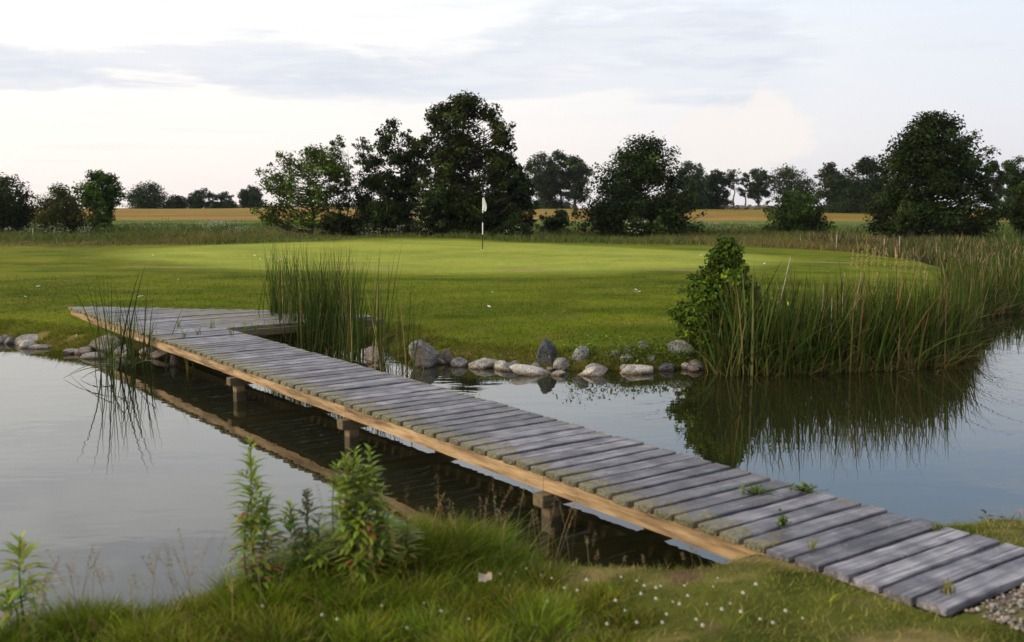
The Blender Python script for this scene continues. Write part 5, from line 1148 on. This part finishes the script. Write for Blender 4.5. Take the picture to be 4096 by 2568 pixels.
# ------------------------------------------------------------------ sky, sun, camera
SUN_AZ, SUN_EL = math.radians(-115), math.radians(22)     # azimuth from +Y towards +X
def world():
    w = bpy.data.worlds.new('World'); scene.world = w; w.use_nodes = True; nt = w.node_tree; nt.nodes.clear(); lk = nt.links.new
    tc = N(nt, 'ShaderNodeTexCoord'); sx = N(nt, 'ShaderNodeSeparateXYZ'); lk(tc.outputs['Generated'], sx.inputs[0])
    az = math_(nt, 'ARCTAN2', sx.outputs[0], sx.outputs[1]); el = math_(nt, 'MAXIMUM', math_(nt, 'ARCSINE', sx.outputs[2]), 0.)
    sky = N(nt, 'ShaderNodeTexSky', sky_type='NISHITA', sun_disc=False); sky.sun_elevation = SUN_EL; sky.sun_rotation = SUN_AZ; sky.air_density = 1.2; sky.dust_density = 2.
    b1 = N(nt, 'ShaderNodeBackground'); lk(sky.outputs[0], b1.inputs[0]); b1.inputs[1].default_value = .12
    # thin high overcast: warm near the horizon, bluer higher up, brighter towards the low sun at the left
    g = ramp(nt, [(0, (.94, .88, .885)), (.06, (.98, .945, .945)), (.14, (.985, .985, 1.)), (.22, (1.02, 1.06, 1.11)), (.38, (1.10, 1.15, 1.21)), (.7, (1.10, 1.10, 1.12)), (1, (1.16, 1.15, 1.15))], math_(nt, 'DIVIDE', el, 1.0))
    left = mapr(nt, az, .3, -.6)
    right = mapr(nt, az, .0, .55)
    c = mix(nt, g.outputs[0], (1.24, 1.18, 1.09), math_(nt, 'MULTIPLY', left, .9), 'MULTIPLY')
    c = mix(nt, c, (.84, .88, .955), right, 'MULTIPLY')
    c = mix(nt, c, (.60, .74, .90), math_(nt, 'MULTIPLY', mapr(nt, az, -.12, .35), math_(nt, 'MULTIPLY', mapr(nt, el, .15, .26), mapr(nt, el, .7, .45))), 'MULTIPLY')
    def noise(sa, se, scale, det, off=0., rough=.55, dist=0.):
        cb = N(nt, 'ShaderNodeCombineXYZ'); lk(math_(nt, 'MULTIPLY', az, sa), cb.inputs[0]); lk(math_(nt, 'MULTIPLY', el, se), cb.inputs[1]); cb.inputs[2].default_value = off
        n = N(nt, 'ShaderNodeTexNoise'); n.inputs['Scale'].default_value = scale; n.inputs['Detail'].default_value = det; n.inputs['Roughness'].default_value = rough; n.inputs['Distortion'].default_value = dist
        lk(cb.outputs[0], n.inputs['Vector']); return n.outputs[0]
    def blob(a0, e0, ra, re):
        a = math_(nt, 'DIVIDE', math_(nt, 'SUBTRACT', az, a0), ra); e = math_(nt, 'DIVIDE', math_(nt, 'SUBTRACT', el, e0), re)
        return math_(nt, 'POWER', 2.718, math_(nt, 'MULTIPLY', math_(nt, 'ADD', math_(nt, 'MULTIPLY', a, a), math_(nt, 'MULTIPLY', e, e)), -1.))
    n1 = noise(1.7, 9., 2.4, 9, 3.1, .62, .25); n2 = noise(3.4, 24., 2.6, 9, 8.2, .62, .35)
    # lavender stratus bank: lower and upper edge follow the azimuth, frayed by noise
    wav = math_(nt, 'MULTIPLY', math_(nt, 'SUBTRACT', noise(3., 2., 2.2, 5, 4.4), .5), .05)
    top = math_(nt, 'ADD', math_(nt, 'ADD', math_(nt, 'ADD', .138, mapr(nt, az, -.38, -.22, 0, .022)), mapr(nt, az, -.06, .1, 0, .034)), wav)
    bot = math_(nt, 'ADD', math_(nt, 'ADD', .086, mapr(nt, az, 0, .1, 0, .006)), math_(nt, 'MULTIPLY', wav, .35))
    m = math_(nt, 'MULTIPLY', mapr(nt, math_(nt, 'SUBTRACT', el, bot), -.010, .014), mapr(nt, math_(nt, 'SUBTRACT', top, el), -.026, .040))
    m = math_(nt, 'MULTIPLY', m, mapr(nt, az, .36, .2))
    m = math_(nt, 'MAXIMUM', m, blob(.19, .089, .12, .0085)); m = math_(nt, 'MAXIMUM', m, math_(nt, 'MULTIPLY', blob(.4, .128, .06, .006), .7)); m = math_(nt, 'MAXIMUM', m, math_(nt, 'MULTIPLY', blob(-.46, .072, .12, .004), .7))
    k = math_(nt, 'ADD', math_(nt, 'ADD', math_(nt, 'MULTIPLY', m, .76), math_(nt, 'MULTIPLY', math_(nt, 'SUBTRACT', n1, .5), 1.7)), math_(nt, 'MULTIPLY', math_(nt, 'SUBTRACT', n2, .5), 1.7))
    cl = math_(nt, 'MAXIMUM', mapr(nt, k, .22, .8), math_(nt, 'MULTIPLY', mapr(nt, math_(nt, 'ADD', n2, math_(nt, 'MULTIPLY', n1, .6)), .76, .98), math_(nt, 'MULTIPLY', mapr(nt, el, .05, .1), .5)))
    up = mapr(nt, el, .19, .32); cl2 = math_(nt, 'MULTIPLY', mapr(nt, n1, .45, .62), up); cl = math_(nt, 'MAXIMUM', cl, math_(nt, 'MULTIPLY', cl2, .7))
    shade = mix(nt, (.69, .735, .865), (.86, .88, .945), mapr(nt, n2, .35, .65))
    c = mix(nt, c, shade, math_(nt, 'MULTIPLY', cl, .85))
    # the rosy cumulus low at the right
    cu = math_(nt, 'ADD', math_(nt, 'MULTIPLY', blob(.215, .055, .075, .036), 1.), math_(nt, 'MULTIPLY', noise(6., 9., 3., 9, 1.7, .65), 1.9))
    c = mix(nt, c, (1.0, .935, .91), math_(nt, 'MULTIPLY', mapr(nt, cu, 1.3, 1.62), .85))
    # faint streaks
    st = mapr(nt, noise(2.2, 42., 1.8, 5, 5.5), .55, .72); c = mix(nt, c, (.80, .80, .86), math_(nt, 'MULTIPLY', st, math_(nt, 'MULTIPLY', mapr(nt, el, .16, .03), .3)))
    b2 = N(nt, 'ShaderNodeBackground'); lk(c, b2.inputs[0]); b2.inputs[1].default_value = 1.05
    mx = N(nt, 'ShaderNodeMixShader'); mx.inputs[0].default_value = .88; lk(b1.outputs[0], mx.inputs[1]); lk(b2.outputs[0], mx.inputs[2])
    o = N(nt, 'ShaderNodeOutputWorld'); lk(mx.outputs[0], o.inputs[0])
world()
sd = bpy.data.lights.new('sun', 'SUN'); sd.energy = 3.0; sd.angle = math.radians(20); sd.color = (1., .83, .62)
so = bpy.data.objects.new('sun', sd); COL.objects.link(so)
v = Vector((math.sin(SUN_AZ) * math.cos(SUN_EL), math.cos(SUN_AZ) * math.cos(SUN_EL), math.sin(SUN_EL))); so.rotation_euler = v.to_track_quat('Z', 'Y').to_euler(); so.location = (0, 0, 30)

cd_ = bpy.data.cameras.new('camera'); cam = bpy.data.objects.new('camera', cd_); COL.objects.link(cam); scene.camera = cam
cd_.sensor_fit = 'HORIZONTAL'; cd_.sensor_width = 36; cd_.lens = 36 * F / 4096; cd_.clip_start = .05; cd_.clip_end = 6000
cam.location = (0, 0, H); cam.rotation_euler = (math.pi / 2 - PITCH, 0, 0)
cd_.dof.use_dof = True; cd_.dof.focus_distance = 17; cd_.dof.aperture_fstop = 2.2
vs = scene.view_settings; vs.view_transform = 'Standard'; vs.look = 'None'; vs.exposure = 0; vs.gamma = 1; vs.use_curve_mapping = False
scene.cycles.max_bounces = 6; scene.cycles.diffuse_bounces = 3; scene.cycles.glossy_bounces = 3; scene.cycles.transmission_bounces = 3; scene.cycles.use_denoising = True
